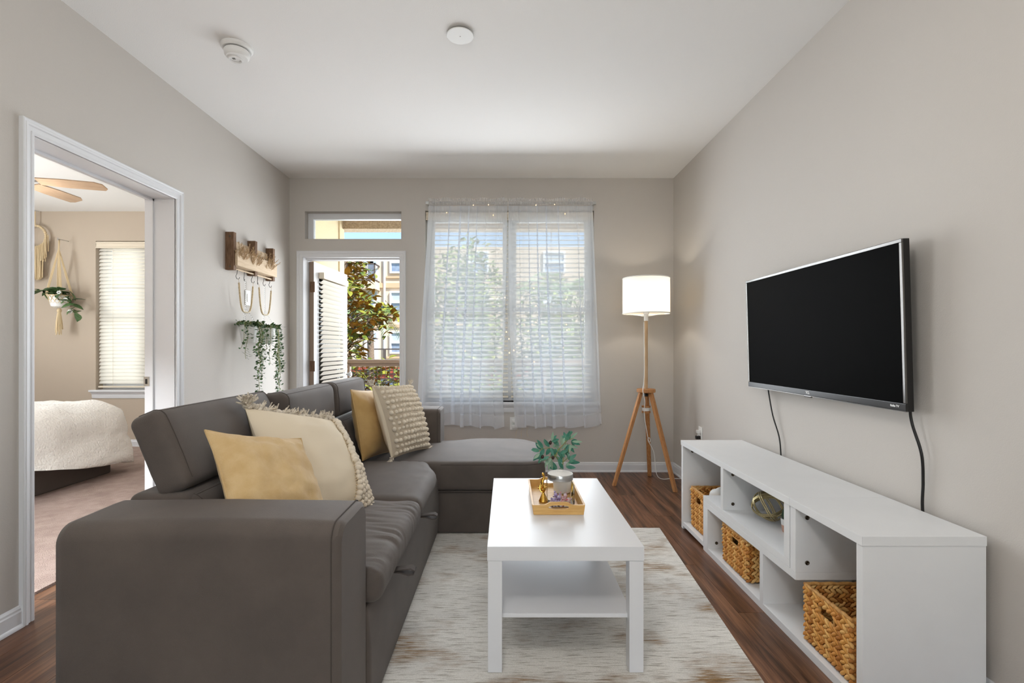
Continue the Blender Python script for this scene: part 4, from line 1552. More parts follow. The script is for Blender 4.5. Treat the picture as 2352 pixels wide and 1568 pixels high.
leaf_px = [  # base, tip of each leaf in the photograph, depth offset
    ((1240, 1036), (1222, 1032), -.05, 0), ((1243, 1033), (1232, 1018), -.04, 0), ((1248, 1030), (1236, 1012), -.05, 0), ((1240, 1040), (1226, 1056), -.06, 0), ((1250, 1030), (1240, 1048), -.06, 0),
    ((1246, 1048), (1236, 1050), -.05, 0), ((1262, 1026), (1252, 1014), -.03, 0), ((1264, 1028), (1256, 1042), -.04, 0), ((1268, 1012), (1270, 994), -.02, 1), ((1266, 1014), (1282, 1008), -.02, 0),
    ((1276, 1030), (1276, 1046), -.03, 0), ((1284, 1022), (1272, 1012), -.01, 0), ((1290, 1022), (1289, 1002), 0, 1), ((1302, 1014), (1296, 994), .01, 0), ((1302, 1012), (1306, 997), .01, 0),
    ((1308, 1010), (1324, 994), .02, 1), ((1312, 1012), (1328, 1012), .02, 0), ((1314, 1014), (1326, 1018), .01, 0), ((1306, 1024), (1314, 1032), .02, 0), ((1303, 1020), (1290, 1030), .0, 1),
    ((1306, 1056), (1322, 1044), .0, 0), ((1306, 1062), (1330, 1061), -.01, 0), ((1300, 1072), (1320, 1073), -.01, 0), ((1304, 1040), (1308, 1056), .01, 1), ((1292, 1062), (1280, 1050), -.02, 0),
    ((1294, 1052), (1284, 1040), 0, 0), ((1294, 1078), (1284, 1060), -.02, 0), ((1286, 1040), (1298, 1036), .01, 0), ((1258, 1052), (1252, 1072), -.05, 1), ((1262, 1054), (1261, 1078), -.05, 1),
    ((1266, 1052), (1268, 1076), -.05, 1), ((1262, 1048), (1244, 1054), -.06, 1), ((1280, 1076), (1268, 1074), -.03, 0), ((1298, 1030), (1304, 1046), .02, 0), ((1276, 1046), (1270, 1034), -.02, 0),
    ((1288, 1036), (1280, 1026), .01, 1), ((1310, 1020), (1300, 1032), .02, 0), ((1270, 1026), (1280, 1016), .01, 1), ((1300, 1004), (1312, 990), .03, 0), ((1284, 1064), (1290, 1048), .01, 0)]
r = random.Random(6)
for k, (a, b, dy, pale) in enumerate(leaf_px):
    A_, B_ = P(*a, dy), P(*b, dy + r.uniform(-0.012, 0.012))
    d = (B_ - A_)
    L_ = d.length
    d.normalize()
    up = Vector((r.uniform(-.4, .4), -0.8, 0.6))
    yv = up.cross(d).normalized()
    M = Matrix((d, yv, d.cross(yv))).transposed()
    o = LV[pale] if k in (0, 8) else inst(LV[pale].data, 'leaf', ol, (0, 0, 0))
    o.location = A_ - ORG[ol.name]
    o.rotation_euler = M.to_euler()
    o.scale = (max(.8, L_ / 0.046), 0.68 if pale else 1.0, 1)
for k, (a, b, dy, pale) in enumerate(leaf_px):
    if k % 5 == 4:
        continue
    A_, B_ = P(*a, dy), P(*b, dy)
    d = (B_ - A_).normalized()
    d = (d + Vector((r.uniform(-.9, .9), r.uniform(-.9, .5), r.uniform(-.7, .9)))).normalized()
    yv = Vector((r.uniform(-.4, .4), -0.8, 0.6)).cross(d).normalized()
    o = inst(LV[1 if r.random() < 0.35 else 0].data, 'leaf', ol, A_ - ORG[ol.name], Matrix((d, yv, d.cross(yv))).transposed().to_euler(), (r.uniform(.7, .95), 0.75, 1))
for q in (P(1264, 1016, -.03), P(1270, 1050, -.05), P(1246, 1049, -.06)):
    build(MB().ell(q, (0.0075, 0.0075, 0.0105), None, 12, 8), 'olive', 'olive_fruit', ol, smooth=180)

# ------------------------------------------------------------------ media unit: two nested shelf sections
SXa, SXb, STZ = 1.12, 1.508, 0.556
BT = 0.030


def section(name, label, boards, screws, cy):
    t = thing(name, label, 'tv stand', ((SXa + SXb) / 2, cy, 0.0))
    for nm, y0, y1, z0, z1, ov in boards:
        build(MB().box(SXa - ov, SXb, y0, y1, z0, z1), nm, 'stand_white', t, bevel=0.001)
    m = None
    for (x, y, z) in screws:
        if m is None:
            o = build(MB().lathe([(0.0085, 0), (0.0085, 0.002), (0.006, 0.003), (0.003, 0.0012), (0.0, 0.0012)], (0, 0, 0), 14, close=False), 'cam_lock', 'screw', t, smooth=40, local=True)
            m = o.data
        else:
            o = inst(m, 'cam_lock', t, (0, 0, 0))
        o.location = Vector((x, y, z)) - ORG[t.name]
        o.rotation_euler = (PI / 2, 0, 0)
    return t


section('tv_stand_section', 'far section of the white media unit, with two upper bays beside the floor lamp',
        [('top_board', 1.9405, 3.145, STZ - BT, STZ, 0.004), ('end_panel', 3.117, 3.145, 0.0, STZ - BT, 0), ('bottom_board', 2.80, 3.117, 0.018, 0.044, 0),
         ('divider', 2.540, 2.570, 0.308, STZ - BT, 0), ('middle_board', 1.945, 2.797, 0.279, 0.308, 0), ('inner_panel', 1.945, 1.984, 0.308, STZ - BT, 0)],
        [(1.18, 3.1168, 0.49), (1.18, 3.1168, 0.075), (1.17, 2.5398, 0.492), (1.17, 2.5398, 0.34)], 2.54)
section('tv_stand_section', 'near section of the white media unit, with the wide end panel',
        [('top_board', 1.542, 1.9395, STZ - BT, STZ, 0.004), ('end_panel', 1.5445, 1.573, 0.0, STZ - BT, 0), ('bottom_board', 1.573, 2.737, 0.0, 0.030, 0),
         ('end_panel', 2.737, 2.797, 0.0, 0.248, 0), ('divider', 2.146, 2.174, 0.030, 0.248, 0), ('middle_board', 1.904, 2.797, 0.248, 0.2785, 0),
         ('inner_panel', 1.904, 1.9385, 0.2785, STZ - BT, 0)],
        [(1.165, 1.9038, 0.49), (1.165, 1.9038, 0.315), (1.17, 2.7368, 0.225), (1.17, 2.7368, 0.06)], 2.10)


# ------------------------------------------------------------------ woven baskets
def basket(label, x0, x1, y0, y1, z0, z1, pitch=0.0165, lump=0.0215, taper=0.003):
    b = thing('woven_basket', label, 'basket', ((x0 + x1) / 2, (y0 + y1) / 2, z0), group='woven baskets in the media unit')
    H = z1 - z0
    rows = max(6, int(H / pitch))
    hz0, hz1 = z0 + H * 0.66, z0 + H * 0.86
    ym = (y0 + y1) / 2
    hy0, hy1 = ym - 0.042, ym + 0.042

    def rect(z):
        k = taper * (1 - (z - z0) / H)
        return x0 + k, x1 - k, y0 + k, y1 - k

    # inner core, open at the grip hole of the front face
    core = MB()
    t = 0.002
    a, c, d, e = x0 + taper * .5, x1 - taper * .5, y0 + taper * .5, y1 - taper * .5
    core.box(a - t, a + t, d, hy0, z0, z1).box(a - t, a + t, hy1, e, z0, z1).box(a - t, a + t, hy0, hy1, z0, hz0).box(a - t, a + t, hy0, hy1, hz1, z1)
    core.box(c - t, c + t, d, e, z0, z1).box(a, c, d - t, d + t, z0, z1).box(a, c, e - t, e + t, z0, z1).box(a, c, d, e, z0 + 0.002, z0 + 0.008)
    build(core, 'core', 'basket_core', b)
    for j in range(rows):
        z = z0 + H * (j + 0.5) / rows
        X0, X1, Y0, Y1 = rect(z)
        sg = 1 if j % 2 else -1
        mb = MB()
        sides = (((X0, Y1), (X0, Y0), PI / 2), ((X0, Y0), (X1, Y0), 0), ((X1, Y0), (X1, Y1), PI / 2), ((X1, Y1), (X0, Y1), 0))
        for si, (p, q, az) in enumerate(sides):
            L = math.hypot(q[0] - p[0], q[1] - p[1])
            n = max(3, int(L / lump))
            for i in range(n):
                f = (i + 0.5 + 0.25 * sg) / n
                f = min(max(f, 0.02), 0.98)
                x, y = lerp(p[0], q[0], f), lerp(p[1], q[1], f)
                if si == 0 and hy0 - 0.004 < y < hy1 + 0.004 and hz0 - 0.003 < z < hz1 + 0.003:
                    continue
                M = Matrix.Rotation(az, 3, 'Z') @ Matrix.Rotation(sg * (0.62 + RND.uniform(-.15, .15)) * (1 if si in (1, 2) else -1), 3, 'Y')
                k = RND.uniform(0.9, 1.12)
                mb.ell((x, y, z + RND.uniform(-.0012, .0012)), (lump * 0.92 * k, 0.0088 * k, pitch * 0.47 * k), M, 8, 6)
        build(mb, 'woven_row', 'basket_weave', b, smooth=180)
    rim = MB()
    pts = []
    for p, q in (((x0, y0), (x1, y0)), ((x1, y0), (x1, y1)), ((x1, y1), (x0, y1)), ((x0, y1), (x0, y0))):
        for i in range(14):
            pts.append((lerp(p[0], q[0], i / 14), lerp(p[1], q[1], i / 14), z1 + 0.0015 * math.sin(i * 2.2)))
    rim.loop(pts, 0.0075, 7)
    ro = build(rim, 'rim', 'basket_rim', b, smooth=60)
    gr = MB().loop([(a, hy0, hz0), (a, ym, hz0 - .002), (a, hy1, hz0), (a, hy1, (hz0 + hz1) / 2), (a, hy1, hz1), (a, ym, hz1), (a, hy0, hz1), (a, hy0, (hz0 + hz1) / 2)], 0.006, 6)
    build(gr, 'grip', 'basket_rim', b, smooth=60)
    return b


basket('square woven basket in the low bay nearest the camera, its grip hole facing the room', 1.142, 1.43, 1.625, 1.878, 0.0385, 0.246)
basket('square woven basket in the middle low bay of the media unit', 1.142, 1.42, 2.325, 2.585, 0.0385, 0.226)
basket('woven basket in the far end bay of the media unit, beside the floor lamp', 1.150, 1.43, 2.835, 3.045, 0.0525, 0.285)
# white cloth lying in the far basket
cl = MB()
cl.ell((1.262, 2.90, 0.275), (0.06, 0.05, 0.048), None, 18, 12)
cl.v = [tuple(Vector(p) + Vector((0, 0, 1)) * 0.014 * noise.noise(Vector(p) * 26) + Vector((1, 0, 0)) * 0.012 * noise.noise(Vector(p) * 20 + Vector((5, 5, 5)))) for p in cl.v]
tag(build(cl, 'folded_cloth', 'white_plastic', smooth=180), 'crumpled white cloth showing above the rim of the far basket', 'cloth')

# ------------------------------------------------------------------ brass orb and little cactus
oc, orad = Vector((1.262, 2.37, 0.308 + 0.076)), 0.071
orb = thing('wire_orb', 'openwork brass wire orb on the middle shelf of the media unit', 'ornament', (oc.x, oc.y, 0.308))
for ax in ((0.15, -0.75, 0.65), (0.75, -0.45, 0.5), (-0.35, -0.2, 0.92), (0.2, 0.55, 0.3)):
    M = Vector(ax).to_track_quat('Z', 'Y').to_matrix()
    for dz in (-0.004, 0.004):
        build(MB().loop([oc + M @ Vector((orad * math.cos(a), orad * math.sin(a), dz)) for a in [2 * PI * k / 48 for k in range(48)]], 0.0032, 6), 'hoop', 'brass', orb, smooth=60)
kx, ky, kz = 1.280, 2.235, 0.3085
cc = thing('potted_cactus', 'tiny cactus in a two-tone pot beside the brass orb', 'plant', (kx, ky, kz))
build(MB().lathe([(0.020, 0), (0.022, 0.002), (0.0265, 0.034)], (kx, ky, kz), 24), 'pot_base', 'terracotta', cc, smooth=40)
build(MB().lathe([(0.0266, 0.034), (0.029, 0.062), (0.026, 0.062), (0.025, 0.055), (0.0, 0.055)], (kx, ky, kz), 24, close=False), 'pot_rim', 'ceramic', cc, smooth=40)
cb_ = MB()
for k in range(9):
    a = 2 * PI * k / 9
    cb_.tube([(kx + 0.010 * math.cos(a), ky + 0.010 * math.sin(a), kz + 0.055), (kx + 0.019 * math.cos(a), ky + 0.019 * math.sin(a), kz + 0.075), (kx + 0.015 * math.cos(a), ky + 0.015 * math.sin(a), kz + 0.098), (kx + .003 * math.cos(a), ky + .003 * math.sin(a), kz + 0.108)], [0.007, 0.008, 0.0065, 0.003], 6)
build(cb_, 'cactus_body', 'cactus', cc, smooth=60)

# ------------------------------------------------------------------ television on its bracket
TVL, TVR, TVB, TVT = 2.966, 1.795, 0.913, 1.548        # far end, near end, bottom, top
tv = thing('television', 'flat black television on the side wall above the media unit', 'television', (1.47, (TVL + TVR) / 2, TVB), (0, math.radians(-1.6), 0))
hl, hh = (TVL - TVR) / 2, TVT - TVB
# local: +x towards the wall, y along it
build(MB().box(-0.004, 0.020, -hl, hl, 0, hh), 'case', 'black_plastic', tv, bevel=0.002, local=True)
build(MB().rbox(0.016, 0.052, -hl * 0.8, hl * 0.8, 0.03, hh * 0.62, 0.014, (2, 4, 4)), 'rear_housing', 'black_plastic', tv, smooth=60, local=True)
fm = MB()
e0 = 0.013
for a, b, c, d in ((-hl, hl, hh - e0, hh), (-hl, -hl + e0, 0.0305, hh - e0), (hl - e0, hl, 0.0305, hh - e0)):
    fm.box(-0.010, -0.003, a, b, c, d)
build(fm, 'bezel', 'bezel', tv, local=True, bevel=0.002)
build(MB().box(-0.010, -0.003, -hl, hl, 0.003, 0.030), 'lower_bezel', 'bezel_dark', tv, local=True, bevel=0.002)
build(MB().box(-0.0105, -0.003, -hl, hl, 0.0, 0.003), 'lower_edge', 'bezel', tv, local=True)
build(MB().box(-0.0065, -0.0035, -hl + e0 - .002, hl - e0 + .002, 0.028, hh - e0 + .002), 'screen', 'screen', tv, local=True)
build(MB().rbox(-0.012, -0.004, -0.03, 0.03, -0.006, 0.004, 0.003, (2, 4, 2)), 'sensor_bar', 'bezel', tv, smooth=60, local=True)


def lettering(txt, size, parent, loc, name='lettering', weight=0.0):
    cu = bpy.data.curves.new(name, 'FONT')
    cu.body = txt
    cu.size = size
    cu.align_x = 'CENTER'
    cu.align_y = 'CENTER'
    cu.extrude = 0.0004
    cu.offset = weight
    to = bpy.data.objects.new(name, cu)
    COL.objects.link(to)
    dg = bpy.context.evaluated_depsgraph_get()
    me = bpy.data.meshes.new_from_object(to.evaluated_get(dg))
    bpy.data.objects.remove(to)
    me.materials.clear()
    me.materials.append(MATS['print_white'])
    o = bpy.data.objects.new(name, me)
    COL.objects.link(o)
    o.parent = parent
    o.location = loc
    o.rotation_euler = (PI / 2, 0, -PI / 2)
    return o


lettering('TCL', 0.017, tv, (-0.0106, 0.0, 0.0165), weight=0.0006)
lettering('Roku TV', 0.0115, tv, (-0.0106, -hl + 0.052, 0.017), weight=0.0003)
bk = thing('tv_bracket', 'dark wall bracket holding the television off the side wall', 'bracket', (1.53, 2.38, 1.13))
build(MB().box(1.528, XR - 0.0005, 2.20, 2.56, 1.15, 1.18).box(1.528, XR - 0.0005, 2.20, 2.56, 1.30, 1.33).box(1.524, 1.540, 2.26, 2.29, 1.13, 1.35).box(1.524, 1.540, 2.47, 2.50, 1.13, 1.35), 'plate', 'dark_steel', bk)


def cable(name, label, pts, r, mt, cat='cable'):
    """smooth cord through the points"""
    P_ = [Vector(p) for p in pts]
    out = []
    for i in range(len(P_) - 1):
        p0, p1, p2, p3 = P_[max(i - 1, 0)], P_[i], P_[i + 1], P_[min(i + 2, len(P_) - 1)]
        for k in range(8):
            t = k / 8
            out.append(0.5 * ((2 * p1) + (p2 - p0) * t + (2 * p0 - 5 * p1 + 4 * p2 - p3) * t * t + (3 * p1 - p0 - 3 * p2 + p3) * t ** 3))
    out.append(P_[-1])
    return tag(build(MB().tube(out, r, 8), name, mt, smooth=60), label, cat)


cable('power_cable', 'thin black cable hanging from the far end of the television', [(1.505, 2.83, 0.95), (1.51, 2.83, 0.89), (1.518, 2.80, 0.76), (1.525, 2.745, 0.64), (1.53, 2.735, 0.50)], 0.0038, 'black_plastic')
cable('power_cable', 'thicker black cable hanging from the near end of the television', [(1.505, 1.83, 1.0), (1.507, 1.835, 0.92), (1.512, 1.83, 0.86), (1.520, 1.80, 0.76), (1.526, 1.80, 0.66), (1.528, 1.805, 0.56), (1.530, 1.79, 0.45)], 0.005, 'black_plastic')

# ------------------------------------------------------------------ floor lamp
lx, ly = 1.171, 4.12
lp = thing('floor_lamp', 'wooden tripod floor lamp with a glowing white drum shade in the corner', 'lamp', (lx, ly, 0.001))
feet = [(0.893, 4.08), (1.343, 3.905), (1.278, 4.385)]
for fxx, fyy in feet:
    d = Vector((fxx - lx, fyy - ly, 0)).normalized()
    a, b = Vector((lx, ly, 0.775)) + d * 0.045, Vector((fxx, fyy, 0.001))
    ax = (b - a).normalized()
    sd = ax.cross(Vector((0, 0, 1))).normalized()
    ot = sd.cross(ax)
    vs = []
    for q, wv in ((a, 0.018), (b, 0.0165)):
        for s1, s2 in ((-1, -1), (1, -1), (1, 1), (-1, 1)):
            p = q + sd * wv * s1 + ot * 0.013 * s2
            vs.append((p.x, p.y, 0.001 if q is b else p.z))
    build(MB().add(vs, [(0, 1, 5, 4), (1, 2, 6, 5), (2, 3, 7, 6), (3, 0, 4, 7), (3, 2, 1, 0), (4, 5, 6, 7)]), 'leg', 'oak', lp, bevel=0.002)
build(MB().lathe([(0.073, 0.772), (0.0765, 0.776), (0.0765, 0.797), (0.073, 0.801)], (lx, ly, 0), 40), 'hub', 'oak', lp, smooth=40)
build(MB().tube([(lx, ly, 0.60), (lx, ly, 0.772)], 0.014, 14), 'lower_pole', 'oak', lp, smooth=60)
build(MB().lathe([(0.036, 0.60), (0.036, 0.615), (0.022, 0.616), (0.022, 0.645), (0.036, 0.646), (0.036, 0.660)], (lx, ly, 0), 24), 'cord_winder', 'oak', lp, smooth=40)
wd = MB()
wd.tube([(lx + 0.027 * math.cos(t * 0.7), ly + 0.027 * math.sin(t * 0.7), 0.618 + 0.026 * abs((t / 20) % 2 - 1)) for t in range(0, 90)], 0.0028, 6)
build(wd, 'wound_cord', 'white_plastic', lp, smooth=60)
build(MB().tube([(lx - 0.03, ly - 0.05, 0.755), (lx - 0.0, ly - 0.04, 0.752)], 0.012, 12), 'knob', 'black_plastic', lp, smooth=60)
build(MB().tube([(lx, ly, 0.80), (lx, ly, 1.385)], 0.0145, 18), 'pole', 'ash', lp, smooth=60)
build(MB().lathe([(0.0175, 1.37), (0.0175, 1.425), (0.021, 1.427), (0.021, 1.44), (0.014, 1.46)], (lx, ly, 0), 20), 'socket', 'white_plastic', lp, smooth=40)
build(MB().ell((lx, ly, 1.535), (0.030, 0.030, 0.040), None, 16, 10).tube([(lx, ly, 1.455), (lx, ly, 1.50)], 0.014, 12), 'light_bulb', 'bulb', lp, smooth=180)
shr, sz0, sz1 = 0.192, 1.432, 1.725
shade = build(MB().lathe([(shr, sz0), (shr, sz1)], (lx, ly, 0), 64, close=False), 'lamp_shade', 'lamp_shade', lp, smooth=60)
for z in (sz0, sz1):
    build(MB().loop([(lx + shr * math.cos(a), ly + shr * math.sin(a), z) for a in [2 * PI * k / 64 for k in range(64)]], 0.0045, 6), 'shade_ring', 'white_plastic', shade, smooth=60)
sp = MB()
for k in range(3):
    a = 2 * PI * k / 3 + 0.4
    sp.tube([(lx + 0.02 * math.cos(a), ly + 0.02 * math.sin(a), 1.410), (lx + shr * math.cos(a), ly + shr * math.sin(a), sz0 + 0.004)], 0.003, 6)
build(sp, 'shade_spider', 'white_plastic', shade, smooth=60)
lo = light('floor_lamp_bulb', 'POINT', (lx, ly, 1.55), (0, 0, 0), 7.2, (1.0, 0.91, 0.78), shadow_soft_size=0.04)
lo.parent = lp
lo.location = Vector((lx, ly, 1.555)) - ORG[lp.name]

cable('lamp_cord', 'white cord running from the floor lamp along the floor to the wall socket',
      [(lx - 0.022, ly - 0.016, 1.36), (lx - 0.020, ly - 0.018, 1.0), (lx - 0.024, ly - 0.02, 0.86), (lx - 0.05, ly - 0.085, 0.79), (lx - 0.03, ly - 0.075, 0.70), (lx - 0.025, ly - 0.03, 0.60), (lx + 0.0, ly - 0.03, 0.44),
       (lx + 0.018, ly - 0.02, 0.36), (lx + 0.03, ly - 0.02, 0.375), (lx + 0.02, ly - 0.02, 0.395), (lx + 0.012, ly - 0.02, 0.37), (lx + 0.06, ly - 0.02, 0.27), (lx + 0.085, ly, 0.10), (lx + 0.13, ly + 0.01, 0.045), (lx + 0.22, ly, 0.05),
       (lx + 0.30, ly - 0.05, 0.07), (1.512, 3.95, 0.20), (1.516, 3.90, 0.42), (1.520, 3.90, 0.475)], 0.0028, 'white_plastic', 'cord')


def outlet(name, label, c, axis, plug=True):
    """duplex socket plate; axis = direction it faces"""
    o = thing(name, label, 'outlet', c)
    n = Vector(axis)
    sd = Vector((0, 0, 1)).cross(n)
    M = Matrix((sd, n, Vector((0, 0, 1)))).transposed()
    build(MB().obox(n * 0.003, (0.070, 0.006, 0.115), M), 'plate', 'white_plastic', o, local=True, bevel=0.002)
    for z in (-0.021, 0.021):
        build(MB().obox(n * 0.0065 + Vector((0, 0, z)), (0.032, 0.003, 0.028), M), 'socket', 'ceramic', o, local=True, bevel=0.001)
    return o, M, n


o1, M, n = outlet('wall_outlet', 'white wall socket beside the media unit with two plugs in it', (XR - 0.0005, 3.90, 0.46), (-1, 0, 0))
build(MB().obox(n * 0.022 + Vector((0, 0, 0.021)), (0.024, 0.028, 0.022), M), 'white_plug', 'white_plastic', o1, local=True, bevel=0.003)
build(MB().obox(n * 0.024 + Vector((0, 0, -0.026)), (0.030, 0.034, 0.026), M), 'black_plug', 'black_plastic', o1, local=True, bevel=0.003)
o2, M, n = outlet('wall_outlet', 'white wall socket under the window with a pair of white adapters', (0.068, YB - 0.0005, 0.446), (0, -1, 0))
for z in (-0.024, 0.026):
    build(MB().obox(n * 0.026 + Vector((0.006, 0, z)), (0.046, 0.036, 0.026), M), 'adapter', 'white_plastic', o2, local=True, bevel=0.004)

# rocker switch on the left wall, behind the bead garland
sw_ = thing('light_switch', 'white switch plate on the wall behind the hanging bead garland', 'switch', (XL + 0.0005, 3.80, 1.53))
build(MB().box(0, 0.006, -0.036, 0.036, -0.058, 0.058), 'plate', 'white_plastic', sw_, local=True, bevel=0.002)
build(MB().box(0.005, 0.010, -0.016, 0.016, -0.032, 0.032), 'rocker', 'ceramic', sw_, local=True, bevel=0.002)

# ------------------------------------------------------------------ ceiling fittings
sd_ = thing('smoke_detector', 'white round smoke detector on the ceiling near the doorway side', 'smoke detector', (-1.40, 2.555, ZC - 0.075))
flip = Matrix.Rotation(PI, 3, 'X')
build(MB().lathe([(0.076, 0.0), (0.076, 0.012), (0.068, 0.020)], (-1.40, 2.555, ZC), 40, flip), 'base_ring', 'white_plastic', sd_, smooth=40)
build(MB().lathe([(0.054, 0.020), (0.052, 0.0245)], (-1.40, 2.555, ZC), 40, flip), 'vent_gap', 'plate_shadow', sd_)
bdy = build(MB().lathe([(0.060, 0.0245), (0.062, 0.030), (0.058, 0.050), (0.050, 0.058), (0.0, 0.060)], (-1.40, 2.555, ZC), 40, flip, close=False), 'body', 'white_plastic', sd_, smooth=40)
build(MB().lathe([(0.036, 0.0), (0.034, 0.014), (0.028, 0.014), (0.026, 0.004), (0.0, 0.003)], (-1.412, 2.565, ZC - 0.052), 32, flip, close=False), 'chamber', 'white_plastic', bdy, smooth=40)
build(MB().box(-1.424, -1.410, 2.552, 2.562, ZC - 0.0615, ZC - 0.055), 'test_button', 'plate_shadow', bdy)
cvp = thing('ceiling_plate', 'flat white round cover plate in the middle of the ceiling', 'cover plate', (-0.23, 2.446, ZC - 0.02))
build(MB().lathe([(0.058, 0.0), (0.058, 0.009)], (-0.23, 2.446, ZC), 48, flip), 'spacer', 'plate_shadow', cvp)
build(MB().lathe([(0.066, 0.009), (0.067, 0.011), (0.066, 0.014), (0.0, 0.0145)], (-0.23, 2.446, ZC), 48, flip, close=False), 'disc', 'white_plastic', cvp, smooth=30)
build(MB().lathe([(0.0022, 0.0145), (0.002, 0.0155)], (-0.23, 2.446, ZC), 10, flip), 'screw', 'screw', cvp)

# globe pendants added out of view as overhead fill for the room
for k, (qx, qy, en) in enumerate(((-0.2, 0.45, 32), (-0.3, -2.0, 32))):
    fl = thing('added_pendant', ('glass globe pendant added as fill nearest the living area, out of view', 'glass globe pendant added as fill over the kitchen end, out of view')[k], 'added light', (qx, qy, ZC - 0.09))
    build(MB().lathe([(0.06, 0.0), (0.06, 0.02), (0.01, 0.03), (0.006, 0.43), (0.03, 0.44), (0.035, 0.47)], (qx, qy, ZC), 24, flip), 'stem', 'steel', fl, smooth=40)
    build(MB().ell((qx, qy, ZC - 0.56), (0.035, 0.035, 0.05), None, 16, 10), 'light_bulb', 'added_glow', fl, smooth=180)
    build(MB().lathe([(0.035, 0.465), (0.10, 0.485), (0.15, 0.55), (0.14, 0.62), (0.09, 0.66)], (qx, qy, ZC), 32, flip, close=False), 'globe', 'clear_glass', fl, smooth=60)
    q = light('added_pendant_fill', 'POINT', (0, 0, 0), (0, 0, 0), en, (1.0, 0.96, 0.91), shadow_soft_size=0.16)
    q.parent = fl
    q.location = (0, 0, -0.47)

# ------------------------------------------------------------------ sheer curtains on a rod
RY, RZ = 4.445, 2.452
rod = thing('curtain_rod', 'slim metal curtain rod with square ends above the double window', 'curtain rod', (0.04, RY, RZ))
build(MB().tube([(-0.70, RY, RZ), (0.78, RY, RZ)], 0.0085, 12), 'rod', 'steel', rod, smooth=60)
for xe in (-0.715, 0.795):
    build(MB().box(xe - 0.015, xe + 0.015, RY - 0.014, RY + 0.014, RZ - 0.014, RZ + 0.014), 'finial', 'steel', rod, bevel=0.002)
    build(MB().box(xe - 0.006, xe + 0.006, RY, YB - 0.0005, RZ - 0.006, RZ + 0.006).box(xe - 0.012, xe + 0.012, YB - 0.004, YB - 0.0005, RZ - 0.03, RZ + 0.03), 'bracket', 'steel', rod)


def curtain(label, xl, xr, zb, seed, top0=0.0):
    """xl, xr: tables of the panel's edges by height; zb: hem height table over u"""
    c = thing('sheer_curtain', label, 'curtain', ((xl[0][1] + xr[0][1]) / 2, RY, 0.42), group='sheer curtains of the double window')
    r = random.Random(seed)
    nfold = 7
    ph = [r.uniform(0, 6.28) for _ in range(8)]

    def pos(u, t):
        """u across, t 0 at the rod pocket, 1 at the hem"""
        zhem = pw(u, zb) + 0.012 * math.sin(u * 31 + ph[0])
        z = lerp(RZ - 0.025, zhem, t)
        a = pw(z, xl)
        b = pw(z, xr)
        s = 0.9 + 0.9 * (0.5 + 0.5 * math.sin(u * 5 + ph[1])) + 0.6 * t
        k = 2 * PI * nfold * (u + 0.06 * math.sin(u * 7 + ph[2]))
        uu = u + s * math.sin(k) / (2 * PI * nfold) * sstep(0, 0.10, u) * (1 - sstep(0.90, 1.0, u))
        drift = 0.004 * math.sin(t * 3 + u * 9 + ph[3])
        x = lerp(a, b, uu) + drift * t
        amp = 0.005 + 0.011 * sstep(0.0, 0.35, t)
        y = RY + amp * math.cos(k + 0.5) + 0.006 * math.sin(2 * PI * 3 * u + ph[4]) * t - 0.004
        y += 0.0025 * math.sin(2 * PI * 41 * u + ph[5]) * (1 - sstep(0, 0.12, t))
        return Vector((x, y, z))

    nu, nv = 220, 46
    mb = MB().grid(lambda i, j: pos(i / nu, j / nv), nu, nv)
    o = build(mb, 'panel', 'sheer', c, smooth=180)
    # doubled hem
    h = MB().grid(lambda i, j: pos(i / nu, lerp(0.945, 0.999, j / 4)) + Vector((0, -0.0025, 0)), nu, 4)
    build(h, 'hem', 'sheer_hem', o, smooth=180)
    # gathered pocket and the ruffle above the rod
    n2 = 300
    gat = lambda u: math.sin(u * 2 * PI * 37 + ph[6]) + 0.6 * math.sin(u * 2 * PI * 61 + ph[7])
    loose = lambda u: 0.35 + 0.65 * abs(math.sin(u * 9 + ph[1]))

    def pk(i, j):
        u, t = i / n2, j / 8
        x = lerp(xl[-1][1], xr[-1][1], u)
        a = PI * t
        rad = 0.013 + 0.003 * gat(u) * loose(u)
        return Vector((x + 0.002 * gat(u + .3), RY - rad * math.sin(a), RZ + 0.020 * math.cos(a) - 0.002))

    build(MB().grid(pk, n2, 8), 'rod_pocket', 'sheer_hem', o, smooth=180)
    rf = MB().grid(lambda i, j: Vector((lerp(xl[-1][1], xr[-1][1], i / n2) + 0.002 * gat(i / n2 + .1), RY - 0.004 + 0.008 * gat(i / n2) * (0.3 + j / 4) * loose(i / n2),
                                        RZ + 0.018 + (0.024 + 0.010 * math.sin(i / n2 * 26 + ph[2]) * loose(i / n2 + .2)) * j / 4)), n2, 4)
    build(rf, 'ruffle', 'sheer_hem', o, smooth=180)
    return c


curtain('sheer white curtain panel nearer the patio door', [(0.43, -0.812), (1.2, -0.775), (2.0, -0.725), (2.44, -0.700)], [(0.43, -0.016), (0.75, -0.034), (1.3, -0.012), (2.0, 0.004), (2.44, 0.010)],
        [(0, 0.46), (0.25, 0.452), (0.5, 0.44), (0.75, 0.425), (1, 0.42)], 4)
curtain('sheer white curtain panel nearer the floor lamp', [(0.43, 0.080), (0.75, 0.062), (1.3, 0.030), (2.0, 0.020), (2.44, 0.018)], [(0.43, 0.862), (0.6, 0.850), (1.2, 0.832), (2.0, 0.795), (2.44, 0.778)],
        [(0, 0.43), (0.3, 0.428), (0.6, 0.425), (0.9, 0.432), (1, 0.452)], 12)

